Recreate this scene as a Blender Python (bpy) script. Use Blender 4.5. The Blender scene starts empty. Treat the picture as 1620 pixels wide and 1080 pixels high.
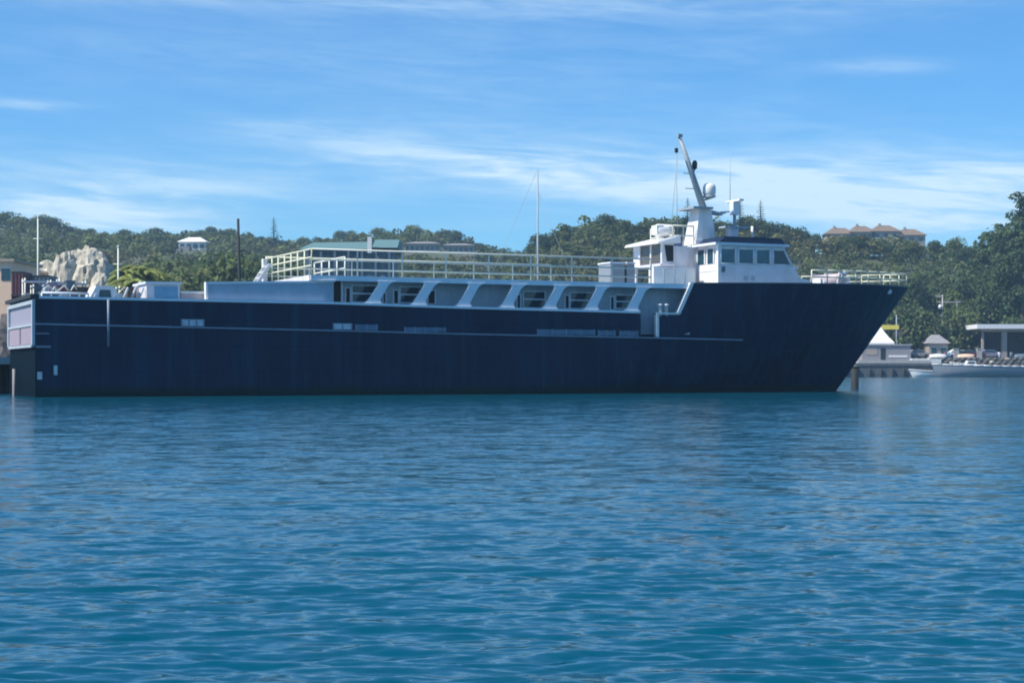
import bpy, math, random
import numpy as np
from mathutils import Vector, Matrix, noise as mnoise
R = math.radians
random.seed(7); rng = np.random.default_rng(7)
SC = bpy.context.scene; COL = SC.collection

# ------------------------------------------------------------------ camera
FPX, HOR, HC = 2649.0, 585.0, 1.2          # focal length in photo pixels, horizon row, eye height (m)
cd = bpy.data.cameras.new('camera'); cam = bpy.data.objects.new('camera', cd); COL.objects.link(cam)
cam.location = (0, 0, HC); cam.rotation_euler = (R(90), 0, 0)
cd.sensor_width = 36; cd.lens = 36 * FPX / 1620; cd.shift_y = (HOR - 540) / 1620
cd.clip_start = 0.1; cd.clip_end = 9000
SC.camera = cam
# ------------------------------------------------------------------ sky + sun
SUN_EL, SUN_AZ = 52, -112                   # azimuth measured from +Y (view direction) towards +X
w = bpy.data.worlds.new('World'); SC.world = w; w.use_nodes = True
nt = w.node_tree; N = nt.nodes; L = nt.links
for n in list(N): N.remove(n)
def wn(t, **k):
    n = N.new(t)
    for a, v in k.items(): setattr(n, a, v)
    return n
def wmath(op, a, b=None, c=None):
    n = wn('ShaderNodeMath', operation=op)
    for i, v in enumerate((a, b, c)):
        if v is None: continue
        if hasattr(v, 'links'): L.new(v, n.inputs[i])
        else: n.inputs[i].default_value = v
    return n.outputs[0]
out = wn('ShaderNodeOutputWorld'); bg = wn('ShaderNodeBackground')
sky = wn('ShaderNodeTexSky', sky_type='NISHITA'); sky.sun_disc = False
sky.sun_elevation = R(SUN_EL); sky.sun_rotation = R(SUN_AZ)
sky.altitude = 0; sky.air_density = 1.0; sky.dust_density = 0.15; sky.ozone_density = 3.0
tint = wn('ShaderNodeMix', data_type='RGBA', blend_type='MULTIPLY'); tint.inputs['Factor'].default_value = 1
L.new(sky.outputs[0], tint.inputs['A']); tint.inputs['B'].default_value = (0.325, 0.675, 0.965, 1)
tc = wn('ShaderNodeTexCoord'); sp = wn('ShaderNodeSeparateXYZ'); L.new(tc.outputs['Generated'], sp.inputs[0])
az = wmath('ARCTAN2', sp.outputs[0], sp.outputs[1]); el = wmath('ARCSINE', sp.outputs[2])
def cnoise(sa, se, off, det=6, rough=.6, skew=0.0):
    e2 = wmath('ADD', el, wmath('MULTIPLY', az, skew))
    cb = wn('ShaderNodeCombineXYZ'); L.new(wmath('MULTIPLY', az, sa), cb.inputs[0]); L.new(wmath('MULTIPLY', e2, se), cb.inputs[1]); cb.inputs[2].default_value = off
    nz = wn('ShaderNodeTexNoise'); nz.inputs['Scale'].default_value = 1; nz.inputs['Detail'].default_value = det; nz.inputs['Roughness'].default_value = rough
    nz.inputs['Distortion'].default_value = .6
    L.new(cb.outputs[0], nz.inputs['Vector']); return nz.outputs[0]
def ramp(v, a, b):
    n = wn('ShaderNodeMapRange', interpolation_type='SMOOTHSTEP'); L.new(v, n.inputs[0]); n.inputs[1].default_value = a; n.inputs[2].default_value = b
    return n.outputs[0]
def band(px, py, hw, hh, slope=0.0):       # an elliptical bank of cirrus centred on a direction
    a0 = math.atan((px - 810) / FPX); e0 = math.atan((HOR - py) / FPX)
    da = wmath('SUBTRACT', az, a0); de = wmath('SUBTRACT', wmath('SUBTRACT', el, e0), wmath('MULTIPLY', da, slope))
    q = wmath('ADD', wmath('POWER', wmath('ABSOLUTE', wmath('DIVIDE', da, hw / FPX)), 2.0), wmath('POWER', wmath('ABSOLUTE', wmath('DIVIDE', de, hh / FPX)), 2.0))
    return wmath('EXPONENT', wmath('MULTIPLY', q, -1.0))
streak = ramp(cnoise(9, 75, 3.1, 7, .62, .05), .36, .72)
fine = ramp(cnoise(22, 190, 8.7, 6, .6, .08), .3, .75)
veil = ramp(cnoise(3, 16, 1.7, 5, .55), .38, .78)
st = wmath('ADD', wmath('MULTIPLY', streak, .65), wmath('MULTIPLY', fine, .35))
bands = None
for b, k in ((band(1270, 300, 430, 44, -.04), 1.25), (band(820, 265, 330, 32, -.09), .75), (band(1530, 325, 260, 52), 1.1), (band(130, 345, 190, 34), 1.2), (band(170, 285, 330, 34, -.06), .55),
             (band(40, 182, 90, 7), .45), (band(480, 208, 110, 14, -.05), .5), (band(1390, 116, 90, 12), .38), (band(420, 6, 620, 20), .35), (band(1300, 12, 500, 22), .28), (band(560, 130, 500, 60, -.12), .16)):
    v = wmath('MULTIPLY', b, k); bands = v if bands is None else wmath('ADD', bands, v)
m1 = wmath('MULTIPLY', bands, wmath('ADD', wmath('MULTIPLY', st, 1.15), .2))
m2 = wmath('ADD', m1, wmath('MULTIPLY', wmath('MULTIPLY', veil, st), .22))
mask = wmath('MINIMUM', wmath('MULTIPLY', m2, .95), .92)
cm = wn('ShaderNodeMix', data_type='RGBA'); L.new(mask, cm.inputs['Factor']); L.new(tint.outputs['Result'], cm.inputs['A'])
cm.inputs['B'].default_value = (4.7, 6.0, 6.9, 1)
L.new(cm.outputs['Result'], bg.inputs[0]); bg.inputs[1].default_value = 0.110; L.new(bg.outputs[0], out.inputs[0])
sl = bpy.data.lights.new('sun', 'SUN'); sl.energy = 4.4; sl.angle = R(.53); sl.color = (1, .94, .84)
so = bpy.data.objects.new('sun', sl); COL.objects.link(so)
sd = Vector((math.cos(R(SUN_EL)) * math.sin(R(SUN_AZ)), math.cos(R(SUN_EL)) * math.cos(R(SUN_AZ)), math.sin(R(SUN_EL))))
so.rotation_euler = sd.to_track_quat('Z', 'Y').to_euler(); so.location = (-60, 20, 90)
SC.view_settings.view_transform = 'Standard'; SC.view_settings.look = 'None'; SC.view_settings.exposure = 0.55; SC.view_settings.gamma = 1
SC.render.engine = 'CYCLES'; SC.cycles.use_denoising = True; SC.cycles.max_bounces = 6; SC.cycles.filter_width = 1.9
SC.cycles.volume_bounces = 1

# ------------------------------------------------------------------ helpers
def mat(name, col, rough=.6, metal=0.0, var=.12, scale=3.0, bump=0.0, spec=.5, streaks=0.0, streak_col=None, attr=None):
    m = bpy.data.materials.new(name); m.use_nodes = True
    t = m.node_tree; b = t.nodes['Principled BSDF']
    b.inputs['Roughness'].default_value = rough; b.inputs['Metallic'].default_value = metal
    b.inputs['Specular IOR Level'].default_value = spec
    tc = t.nodes.new('ShaderNodeTexCoord')
    nz = t.nodes.new('ShaderNodeTexNoise'); nz.inputs['Scale'].default_value = scale; nz.inputs['Detail'].default_value = 6
    t.links.new(tc.outputs['Object'], nz.inputs['Vector'])
    mr = t.nodes.new('ShaderNodeMapRange'); mr.inputs[1].default_value = .25; mr.inputs[2].default_value = .75
    mr.inputs[3].default_value = 1 - var; mr.inputs[4].default_value = 1 + var
    t.links.new(nz.outputs[0], mr.inputs[0])
    mx = t.nodes.new('ShaderNodeMix'); mx.data_type = 'RGBA'; mx.blend_type = 'MULTIPLY'; mx.inputs['Factor'].default_value = 1
    mx.inputs['A'].default_value = (*col, 1); t.links.new(mr.outputs[0], mx.inputs['B'])
    res = mx.outputs['Result']
    if attr:
        at = t.nodes.new('ShaderNodeAttribute'); at.attribute_name = attr
        m2 = t.nodes.new('ShaderNodeMix'); m2.data_type = 'RGBA'; m2.blend_type = 'MULTIPLY'; m2.inputs['Factor'].default_value = 1
        t.links.new(res, m2.inputs['A']); t.links.new(at.outputs['Color'], m2.inputs['B']); res = m2.outputs['Result']
    if streaks:
        mp = t.nodes.new('ShaderNodeMapping'); mp.inputs['Scale'].default_value = (1.6, 1.6, .09); t.links.new(tc.outputs['Object'], mp.inputs[0])
        n2 = t.nodes.new('ShaderNodeTexNoise'); n2.inputs['Scale'].default_value = 1.2; n2.inputs['Detail'].default_value = 8; n2.inputs['Roughness'].default_value = .65
        t.links.new(mp.outputs[0], n2.inputs['Vector'])
        r2 = t.nodes.new('ShaderNodeMapRange'); r2.inputs[1].default_value = .46; r2.inputs[2].default_value = .68; r2.inputs[4].default_value = streaks
        t.links.new(n2.outputs[0], r2.inputs[0])
        m3 = t.nodes.new('ShaderNodeMix'); m3.data_type = 'RGBA'; t.links.new(r2.outputs[0], m3.inputs['Factor']); t.links.new(res, m3.inputs['A'])
        m3.inputs['B'].default_value = (*(streak_col or (.3, .25, .2)), 1); res = m3.outputs['Result']
    t.links.new(res, b.inputs['Base Color'])
    if bump:
        bp = t.nodes.new('ShaderNodeBump'); bp.inputs['Strength'].default_value = bump; bp.inputs['Distance'].default_value = .05
        t.links.new(nz.outputs[0], bp.inputs['Height']); t.links.new(bp.outputs[0], b.inputs['Normal'])
    return m

class MB:
    """collects shapes and links them as ONE mesh object"""
    def __init__(s): s.v = []; s.f = []; s.sm = []
    def add(s, vs, fs, smooth=False):
        o = len(s.v); s.v += [tuple(p) for p in vs]; s.f += [tuple(i + o for i in f) for f in fs]; s.sm += [smooth] * len(fs); return s
    def box(s, x0, x1, y0, y1, z0, z1):
        return s.add([(x0,y0,z0),(x1,y0,z0),(x1,y1,z0),(x0,y1,z0),(x0,y0,z1),(x1,y0,z1),(x1,y1,z1),(x0,y1,z1)],
                     [(0,3,2,1),(4,5,6,7),(0,1,5,4),(1,2,6,5),(2,3,7,6),(3,0,4,7)])
    def hexa(s, bot, top):                  # two quads, same winding
        return s.add(list(bot) + list(top), [(0,3,2,1),(4,5,6,7),(0,1,5,4),(1,2,6,5),(2,3,7,6),(3,0,4,7)])
    def prism(s, poly, y0, y1):             # polygon in (x,z), extruded along y
        n = len(poly); vs = [(p[0], y0, p[1]) for p in poly] + [(p[0], y1, p[1]) for p in poly]
        return s.add(vs, [tuple(range(n)), tuple(range(2*n-1, n-1, -1))] + [(i, i+n, (i+1) % n + n, (i+1) % n) for i in range(n)])
    def tube(s, p, q, r, r2=None, n=8):
        p = Vector(p); q = Vector(q); r2 = r if r2 is None else r2; d = (q - p)
        if d.length < 1e-6: return s
        a = d.orthogonal().normalized(); b = d.normalized().cross(a)
        vs = []
        for c, rr in ((p, r), (q, r2)):
            for i in range(n):
                t = 2*math.pi*i/n; vs.append(c + (a*math.cos(t) + b*math.sin(t))*rr)
        s.add(vs, [(i, (i+1) % n, (i+1) % n + n, i+n) for i in range(n)], True)
        o = len(s.v) - 2*n
        s.f += [tuple(o + i for i in range(n-1, -1, -1)), tuple(o + n + i for i in range(n))]; s.sm += [False, False]
        return s
    def path(s, pts, r, n=6):
        for a, b in zip(pts, pts[1:]): s.tube(a, b, r, n=n)
        return s
    def lathe(s, c, prof, n=16):            # prof: list of (radius, z)
        m = len(prof); vs = []
        for r, z in prof:
            for i in range(n):
                t = 2*math.pi*i/n; vs.append((c[0]+r*math.cos(t), c[1]+r*math.sin(t), c[2]+z))
        fs = [(j*n+i, j*n+(i+1) % n, (j+1)*n+(i+1) % n, (j+1)*n+i) for j in range(m-1) for i in range(n)]
        fs += [tuple(range(n-1, -1, -1)), tuple((m-1)*n+i for i in range(n))]
        return s.add(vs, fs, True)
    def mesh(s, name, m):
        me = bpy.data.meshes.new(name); me.from_pydata(s.v, [], s.f); me.polygons.foreach_set('use_smooth', s.sm)
        if m: me.materials.append(m)
        me.update(); return me
    def build(s, name, m, parent=None, loc=None, rz=None):
        o = bpy.data.objects.new(name, s.mesh(name, m)); COL.objects.link(o)
        if parent: o.parent = parent
        if loc is not None: o.location = loc
        if rz is not None: o.rotation_euler.z = rz
        return o

def tag(o, label=None, cat=None, group=None, kind=None):
    for k, v in (('label', label), ('category', cat), ('group', group), ('kind', kind)):
        if v: o[k] = v
    return o
def empty(name, loc=(0,0,0), rz=0, label=None, cat=None, group=None):
    o = bpy.data.objects.new(name, None); COL.objects.link(o); o.location = loc; o.rotation_euler.z = rz
    o.empty_display_size = .3
    return tag(o, label, cat, group)
def child(src, parent, loc=None):
    c = src.copy(); COL.objects.link(c); c.parent = parent
    if loc is not None: c.location = loc
    return c
def W(px, py, Y): return Vector(((px - 810) / FPX * Y, Y, HC + (HOR - py) / FPX * Y))

# ------------------------------------------------------------------ materials
M = {}
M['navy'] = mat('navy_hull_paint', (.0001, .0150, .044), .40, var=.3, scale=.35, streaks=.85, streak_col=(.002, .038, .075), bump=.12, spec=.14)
M['navy_trim'] = mat('navy_trim_paint', (.006, .017, .05), .4)
M['white'] = mat('white_ship_paint', (.80, .80, .78), .45, var=.07, streaks=.42, streak_col=(.55, .48, .40))
M['offwhite'] = mat('weathered_white_paint', (.72, .71, .75), .5, var=.1, streaks=.45, streak_col=(.46, .38, .33))
M['grey'] = mat('pale_grey_paint', (.44, .5, .55), .5, var=.1, streaks=.25, streak_col=(.25, .22, .2))
M['frame'] = mat('frame_grey_paint', (.74, .78, .82), .5, var=.06)
M['bluegrey'] = mat('blue_grey_paint', (.27, .40, .52), .5, var=.1, streaks=.2, streak_col=(.2, .22, .25))
M['bluepanel'] = mat('blue_panel_paint', (.13, .34, .50), .45, var=.1)
M['pink'] = mat('primer_pink_paint', (.5, .42, .44), .6, var=.12)
M['lilac'] = mat('transom_paint', (.31, .30, .38), .5, var=.07, streaks=.25, streak_col=(.36, .3, .32))
M['lilac2'] = mat('transom_lower_paint', (.36, .29, .35), .5, var=.08, streaks=.25, streak_col=(.38, .3, .32))
M['rail'] = mat('railing_paint', (.70, .72, .62), .5, var=.06)
M['railgreen'] = mat('railing_yellowed_paint', (.72, .72, .54), .5, var=.06)
M['deck'] = mat('deck_paint', (.2, .24, .26), .75, var=.2)
M['stripe'] = mat('rub_rail_paint', (.19, .24, .31), .5, var=.25, scale=.8)
M['port'] = mat('freeing_port_paint', (.55, .57, .6), .5, var=.2)
M['port_dull'] = mat('freeing_port_dull_paint', (.12, .18, .25), .5, var=.3)
M['glass'] = mat('dark_window_glass', (.012, .05, .075), .06, var=.2, spec=.6)
M['glass_teal'] = mat('teal_window_glass', (.03, .12, .16), .08, var=.3, scale=1.5, spec=.6)
M['glass_brown'] = mat('brown_window_glass', (.10, .085, .075), .15, var=.2)
M['dark'] = mat('dark_opening', (.008, .014, .02), .7)
M['black'] = mat('black_steel', (.02, .024, .03), .6)
M['steel'] = mat('mast_grey_steel', (.30, .35, .38), .5)
M['under'] = mat('lower_transom_dark', (.001, .008, .015), .7, spec=.06)  # even near-black tone for the lower transom, darker than the hull sides
M['locker'] = mat('locker_grey_paint', (.22, .25, .28), .6, var=.1)
M['wood'] = mat('weathered_wood', (.09, .075, .06), .85, var=.3, scale=8)
M['piling'] = mat('dark_piling', (.012, .018, .022), .8, var=.3)
M['concrete'] = mat('pale_concrete', (.42, .41, .39), .85, var=.15, scale=1.2, bump=.2)
M['conc_dark'] = mat('stained_concrete', (.10, .11, .115), .9, var=.3, scale=1.0, bump=.2)
M['rock'] = mat('pale_rock', (.50, .46, .37), .95, var=.42, scale=1.3, bump=.9, streaks=.55, streak_col=(.17, .15, .12))
M['rock_dark'] = mat('dark_shore_rock', (.10, .095, .09), .95, var=.4, scale=1.5, bump=.6)
M['peach'] = mat('peach_plaster', (.80, .56, .40), .8, var=.08)
M['plaster'] = mat('white_plaster', (.75, .75, .73), .8, var=.06)
M['beige'] = mat('beige_plaster', (.36, .30, .25), .8, var=.1)
M['maroon'] = mat('maroon_paint', (.13, .035, .05), .6, var=.2)
M['tealroof'] = mat('teal_metal_roof', (.11, .21, .21), .6, var=.12)
M['terra'] = mat('terracotta_roof', (.20, .14, .10), .8, var=.3, scale=2)
M['greyroof'] = mat('grey_roof', (.26, .25, .26), .8, var=.15)
M['tent'] = mat('white_tent_canvas', (.85, .84, .82), .7, var=.03)
M['yellow'] = mat('yellow_sign_paint', (.75, .62, .10), .6, var=.05)
M['mauve'] = mat('mauve_paint', (.25, .22, .30), .6, var=.15)
M['slate'] = mat('slate_blue_paint', (.10, .15, .19), .6, var=.2)
M['rubber'] = mat('tyre_rubber', (.015, .015, .016), .8)
M['bark'] = mat('bark', (.07, .055, .04), .95, var=.3, scale=5)
M['leaf'] = mat('foliage_green', (.135, .175, .072), .75, var=.35, scale=.25, attr='tint', spec=.2)
M['leaf_dark'] = mat('foliage_dark_green', (.072, .112, .052), .75, var=.35, scale=.3, attr='tint', spec=.2)
M['leaf_yellow'] = mat('foliage_yellow_green', (.26, .30, .09), .7, var=.3, scale=.5, attr='tint', spec=.2)
M['pine'] = mat('foliage_pine', (.028, .055, .042), .75, var=.3, scale=.5, attr='tint', spec=.2)
for k_ in ('leaf', 'leaf_dark', 'leaf_yellow', 'pine'):
    t = M[k_].node_tree; b = t.nodes['Principled BSDF']; tr_ = t.nodes.new('ShaderNodeBsdfTranslucent'); mx_ = t.nodes.new('ShaderNodeMixShader'); mx_.inputs[0].default_value = .38
    t.links.new(b.inputs['Base Color'].links[0].from_socket, tr_.inputs[0]); t.links.new(b.outputs[0], mx_.inputs[1]); t.links.new(tr_.outputs[0], mx_.inputs[2]); t.links.new(mx_.outputs[0], t.nodes['Material Output'].inputs[0])
M['soil'] = mat('hill_undergrowth', (.07, .085, .045), .95, var=.4, scale=.15)

t = M['navy'].node_tree; b = t.nodes['Principled BSDF']
tc = t.nodes.new('ShaderNodeTexCoord'); sx_ = t.nodes.new('ShaderNodeSeparateXYZ'); t.links.new(tc.outputs['Object'], sx_.inputs[0])
cb = t.nodes.new('ShaderNodeCombineXYZ'); t.links.new(sx_.outputs[0], cb.inputs[0]); t.links.new(sx_.outputs[2], cb.inputs[1])
bk = t.nodes.new('ShaderNodeTexBrick'); bk.inputs['Scale'].default_value = 1; bk.inputs['Brick Width'].default_value = 2.9; bk.inputs['Row Height'].default_value = 1.15; bk.inputs['Mortar Size'].default_value = .025; bk.inputs['Mortar Smooth'].default_value = .5
t.links.new(cb.outputs[0], bk.inputs['Vector'])
dn = t.nodes.new('ShaderNodeTexNoise'); dn.inputs['Scale'].default_value = .9; dn.inputs['Detail'].default_value = 2; t.links.new(tc.outputs['Object'], dn.inputs['Vector'])
b1_ = t.nodes.new('ShaderNodeBump'); b1_.inputs['Strength'].default_value = .5; b1_.inputs['Distance'].default_value = .10; t.links.new(dn.outputs[0], b1_.inputs['Height'])
b2_ = t.nodes.new('ShaderNodeBump'); b2_.inputs['Strength'].default_value = .6; b2_.inputs['Distance'].default_value = .02; t.links.new(bk.outputs['Fac'], b2_.inputs['Height']); t.links.new(b1_.outputs[0], b2_.inputs['Normal']); t.links.new(b2_.outputs[0], b.inputs['Normal'])
src_ = b.inputs['Base Color'].links[0].from_socket
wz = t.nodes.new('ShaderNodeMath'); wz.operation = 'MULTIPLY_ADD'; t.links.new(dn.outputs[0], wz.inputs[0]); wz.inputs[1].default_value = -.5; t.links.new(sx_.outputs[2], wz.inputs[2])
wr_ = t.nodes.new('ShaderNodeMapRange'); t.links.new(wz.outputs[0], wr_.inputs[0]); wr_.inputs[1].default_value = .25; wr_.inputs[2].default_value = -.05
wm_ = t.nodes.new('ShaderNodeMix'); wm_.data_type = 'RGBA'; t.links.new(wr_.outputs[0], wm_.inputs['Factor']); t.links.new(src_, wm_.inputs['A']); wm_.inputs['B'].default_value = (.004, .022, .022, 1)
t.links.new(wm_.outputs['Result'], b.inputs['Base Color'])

# ------------------------------------------------------------------ terrain
SKY1 = [(-900,350),(-500,335),(-200,318),(0,330),(40,340),(80,346),(130,358),(200,364),(270,361),(330,362),(400,366),(470,376),(520,372),(600,364),(640,358),(700,361),(745,373),(790,390),(835,396),(900,402),(1100,400),(1400,395),(2000,380),(2600,360)]
SKY2 = [(600,585),(740,500),(790,440),(835,396),(870,362),(910,344),(960,342),(1040,343),(1180,347),(1215,353),(1260,364),(1310,370),(1460,373),(1500,381),(1560,386),(1640,380),(1750,362),(1900,345),(2300,340),(3000,370)]
Y1, Y2, T1, T2 = 560.0, 400.0, 5.5, 5.0
x1 = np.array([(p[0]-810)/FPX*Y1 for p in SKY1]); h1 = np.array([HC+(HOR-p[1])/FPX*Y1-T1 for p in SKY1])
x2 = np.array([(p[0]-810)/FPX*Y2 for p in SKY2]); h2 = np.array([max(-4, HC+(HOR-p[1])/FPX*Y2-T2) for p in SKY2])
def smooth(a): a = np.clip(a, 0, 1); return a*a*(3-2*a)
def shore(X): return 97 + smooth((X+27)/26)*(292-97)
def ground(X, Y):
    X = np.asarray(X, float); Y = np.asarray(Y, float)
    land = -3 + 4.75*np.clip((Y - shore(X))/3.0, 0, 1)
    def ridge(xs, hs, Ys, Yr):
        Hh = np.interp(X, xs, hs); u = np.clip((Y-Ys)/(Yr-Ys), 0, 1)
        return Hh*u**.92 * (1 - .35*np.clip((Y-Yr)/500, 0, 1))
    n = 1.6*np.sin(X*.051+1.3)*np.sin(Y*.043) + 1.1*np.sin(X*.11+Y*.07)
    r1 = ridge(x1, h1, 235.+smooth((X-5)/40)*150, Y1) + n*np.clip((Y-260-smooth((X-5)/40)*140)/120, 0, 1)*np.clip((Y1-Y)/60, 0, 1)
    r2 = ridge(x2, h2, 304., Y2) + n*np.clip((Y-315)/60, 0, 1)*np.clip((Y2-Y)/30, 0, 1)
    return np.where(Y > shore(X)+3, np.maximum(land, np.maximum(r1, r2)), land)
def hit(px, py):                          # where the ground meets the line of sight
    for Y in np.arange(235., 700., 1.0):
        p = W(px, py, Y)
        if float(ground(p.x, Y)) >= p.z: return p
    return W(px, py, Y1)
xs = np.concatenate([np.linspace(-1000, -360, 22), np.linspace(-350, 260, 150), np.linspace(280, 1000, 22)])
ys = np.concatenate([np.linspace(-1000, 80, 14), np.linspace(86, 130, 30), np.linspace(134, 285, 50), np.linspace(287, 310, 18), np.linspace(314, 620, 90), np.linspace(640, 1000, 12)])
GX, GY = np.meshgrid(xs, ys); GZ = ground(GX, GY)
def grid_mesh(name, X, Y, Z, m):
    nr, nc = X.shape; me = bpy.data.meshes.new(name); me.vertices.add(nr*nc)
    me.vertices.foreach_set('co', np.stack([X, Y, Z], -1).astype(np.float32).ravel())
    i = np.arange(nr*nc).reshape(nr, nc); q = np.stack([i[:-1,:-1], i[:-1,1:], i[1:,1:], i[1:,:-1]], -1).reshape(-1, 4)
    me.loops.add(q.size); me.loops.foreach_set('vertex_index', q.ravel().astype(np.int32)); me.polygons.add(len(q))
    me.polygons.foreach_set('loop_start', np.arange(0, q.size, 4, dtype=np.int32)); me.polygons.foreach_set('loop_total', np.full(len(q), 4, np.int32))
    me.polygons.foreach_set('use_smooth', np.ones(len(q), bool)); me.materials.append(m); me.update(calc_edges=True); me.validate()
    o = bpy.data.objects.new(name, me); COL.objects.link(o); return o
tag(grid_mesh('hills', GX, GY, GZ, M['soil']), 'wooded hills and flat shore behind the harbour', kind='structure')

# ------------------------------------------------------------------ water
wm = bpy.data.materials.new('sea_water'); wm.use_nodes = True
t = wm.node_tree; b = t.nodes['Principled BSDF']
b.inputs['Roughness'].default_value = .125; b.inputs['IOR'].default_value = 1.333
tc = t.nodes.new('ShaderNodeTexCoord')
pn = t.nodes.new('ShaderNodeTexNoise'); pn.inputs['Scale'].default_value = .09; pn.inputs['Detail'].default_value = 4; t.links.new(tc.outputs['Object'], pn.inputs['Vector'])
cr = t.nodes.new('ShaderNodeMix'); cr.data_type = 'RGBA'; t.links.new(pn.outputs[0], cr.inputs['Factor'])
cr.inputs['A'].default_value = (.0002, .053, .097, 1); cr.inputs['B'].default_value = (.0004, .076, .118, 1); t.links.new(cr.outputs['Result'], b.inputs['Base Color'])
geo = t.nodes.new('ShaderNodeNewGeometry'); acc = geo.outputs['Normal']
for sc_, st_, det, amp in (((.36, 1.0, 1), 3.2, 4, (.22, .56)), ((.36, 1.0, 1), 10.0, 3, (.32, .60)), ((.4, 1.0, 1), 22.0, 2, (.20, .34))):   # small ripples as slopes, so that they stay true at grazing angles
    mp = t.nodes.new('ShaderNodeMapping'); mp.inputs['Scale'].default_value = sc_; mp.inputs['Rotation'].default_value = (0, 0, R(7)); t.links.new(tc.outputs['Object'], mp.inputs[0])
    nz = t.nodes.new('ShaderNodeTexNoise'); nz.inputs['Scale'].default_value = st_; nz.inputs['Detail'].default_value = det; nz.inputs['Roughness'].default_value = .5; t.links.new(mp.outputs[0], nz.inputs['Vector'])
    sb_ = t.nodes.new('ShaderNodeVectorMath'); sb_.operation = 'SUBTRACT'; t.links.new(nz.outputs['Color'], sb_.inputs[0]); sb_.inputs[1].default_value = (.5, .5, .5)
    ml = t.nodes.new('ShaderNodeVectorMath'); ml.operation = 'MULTIPLY'; t.links.new(sb_.outputs[0], ml.inputs[0]); ml.inputs[1].default_value = (amp[0], amp[1], 0)
    ad = t.nodes.new('ShaderNodeVectorMath'); ad.operation = 'ADD'; t.links.new(acc, ad.inputs[0]); t.links.new(ml.outputs[0], ad.inputs[1]); acc = ad.outputs[0]
nm_ = t.nodes.new('ShaderNodeVectorMath'); nm_.operation = 'NORMALIZE'; t.links.new(acc, nm_.inputs[0]); t.links.new(nm_.outputs[0], b.inputs['Normal'])
dense = np.linspace(-R(23), R(23), 600)
coarse = np.linspace(R(23), 2*math.pi - R(23), 120)[1:-1]
ang = np.concatenate([dense, coarse, [2*math.pi - R(23)]])
dep = np.concatenate([np.linspace(R(88), R(13), 40), np.linspace(R(12.8), R(.62), 620), np.array([R(.62)*.92**i for i in range(1, 27)])])
rad = HC/np.tan(dep); dr = np.gradient(rad)
A_, R_ = np.meshgrid(ang, rad); WX = R_*np.sin(A_); WY = R_*np.cos(A_); WZ = np.zeros_like(WX)
DR = np.repeat(dr[:, None], len(ang), 1); cs = np.gradient(ang); DC = R_*np.abs(cs)[None, :]
res = np.maximum(DR, np.minimum(DC, R_*R(.07)*1.0 + (np.abs(cs)[None, :] > R(.2))*DC))
wr = np.random.default_rng(11)
for i in range(84):
    lam = .085*(2.2/.085)**((i+.5)/84.); k = 2*math.pi/lam
    th = R(-90) + wr.normal(R(-7), R(24))
    kx, ky = k*math.cos(th), k*math.sin(th)
    slope = .036*(1.35 if lam < .3 else .62 if lam < .6 else .26)
    a = slope/k*wr.uniform(.6, 1.3)
    att = np.exp(-(2.6*res/lam)**2)
    # gusts: each train comes and goes over the surface
    g = .65 + .55*np.sin(WX*wr.uniform(.05, .22)+wr.uniform(0, 6))*np.sin(WY*wr.uniform(.05, .25)+wr.uniform(0, 6))
    ph = kx*WX + ky*WY + wr.uniform(0, 2*math.pi) + .5*np.sin(WX*k*.11+wr.uniform(0, 6))
    WZ += a*att*g*(np.sin(ph) + .22*np.cos(2*ph))
tag(grid_mesh('water', WX, WY, WZ, wm), 'rippled blue sea water of the harbour', kind='structure')

# ------------------------------------------------------------------ the ship (local axes: x forward, y to port, z up from the waterline)
PHI, Y0 = R(24), 73.8
cph, sph = math.cos(PHI), math.sin(PHI); X0 = (57-810)/FPX*Y0
def S(px, py, ty=0.0):                     # a sight line met with the plane y = ty of the ship
    k = (px-810)/FPX; s = (k*(Y0+ty*cph)-X0+ty*sph)/(cph-k*sph); Y = Y0+s*sph+ty*cph
    return s, HC+(HOR-py)/FPX*Y
ship = empty('supply_ship', (X0, Y0, 0), PHI, 'long navy blue supply ship with a white pilothouse near its raised bow', 'ship')
BM = 8.4; TC = BM/2; LEN = S(1437, 455, TC)[0]; STEM0 = S(1323, 620, TC)[0]; ZB = S(1437, 455, TC)[1]
notch0, notch1 = S(1014, 500)[0], S(1037, 500)[0]
fc0, fc1 = S(1071, 497)[0], S(1093, 450)[0]
def z_top(s):
    return float(np.interp(s, [0, 13.6, 20, 30, fc0], [4.32, 4.28, 4.17, 4.08, 4.05]))
def z_fc(s): return float(np.interp(s, [fc1, 40, LEN], [5.68, 5.82, ZB]))
def z_str(s): return float(np.interp(s, [0, 13.6, 20, 36.5, 60], [3.23, 3.07, 2.97, 2.80, 2.8]))
def stem(z): return STEM0 + (LEN-STEM0)*max(-.12, z/ZB)
def hb(s, z):
    q = min(max(z/6.0, 0), 1); s1 = 23 + 11*q; u = min(max((s-s1)/(stem(z)-s1), 0), 1)
    return TC*(1 - u**(1.75+1.35*q)) * (1 if z >= 0 else .93)
e = .012
sts = [(0, None), (1.2, None), (4, None), (8, None), (13.6, None), (18, None), (22, None), (26, None), (28.5, None), (notch0-e, None), (notch0, 'n'), (notch1, 'n'), (notch1+e, None), (fc0, None), (fc1, 'f')]
NB = 26; NR = 9
def top_at(s, k): return z_str(s)+.03 if k == 'n' else z_fc(s) if k == 'f' else z_top(s)
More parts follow.
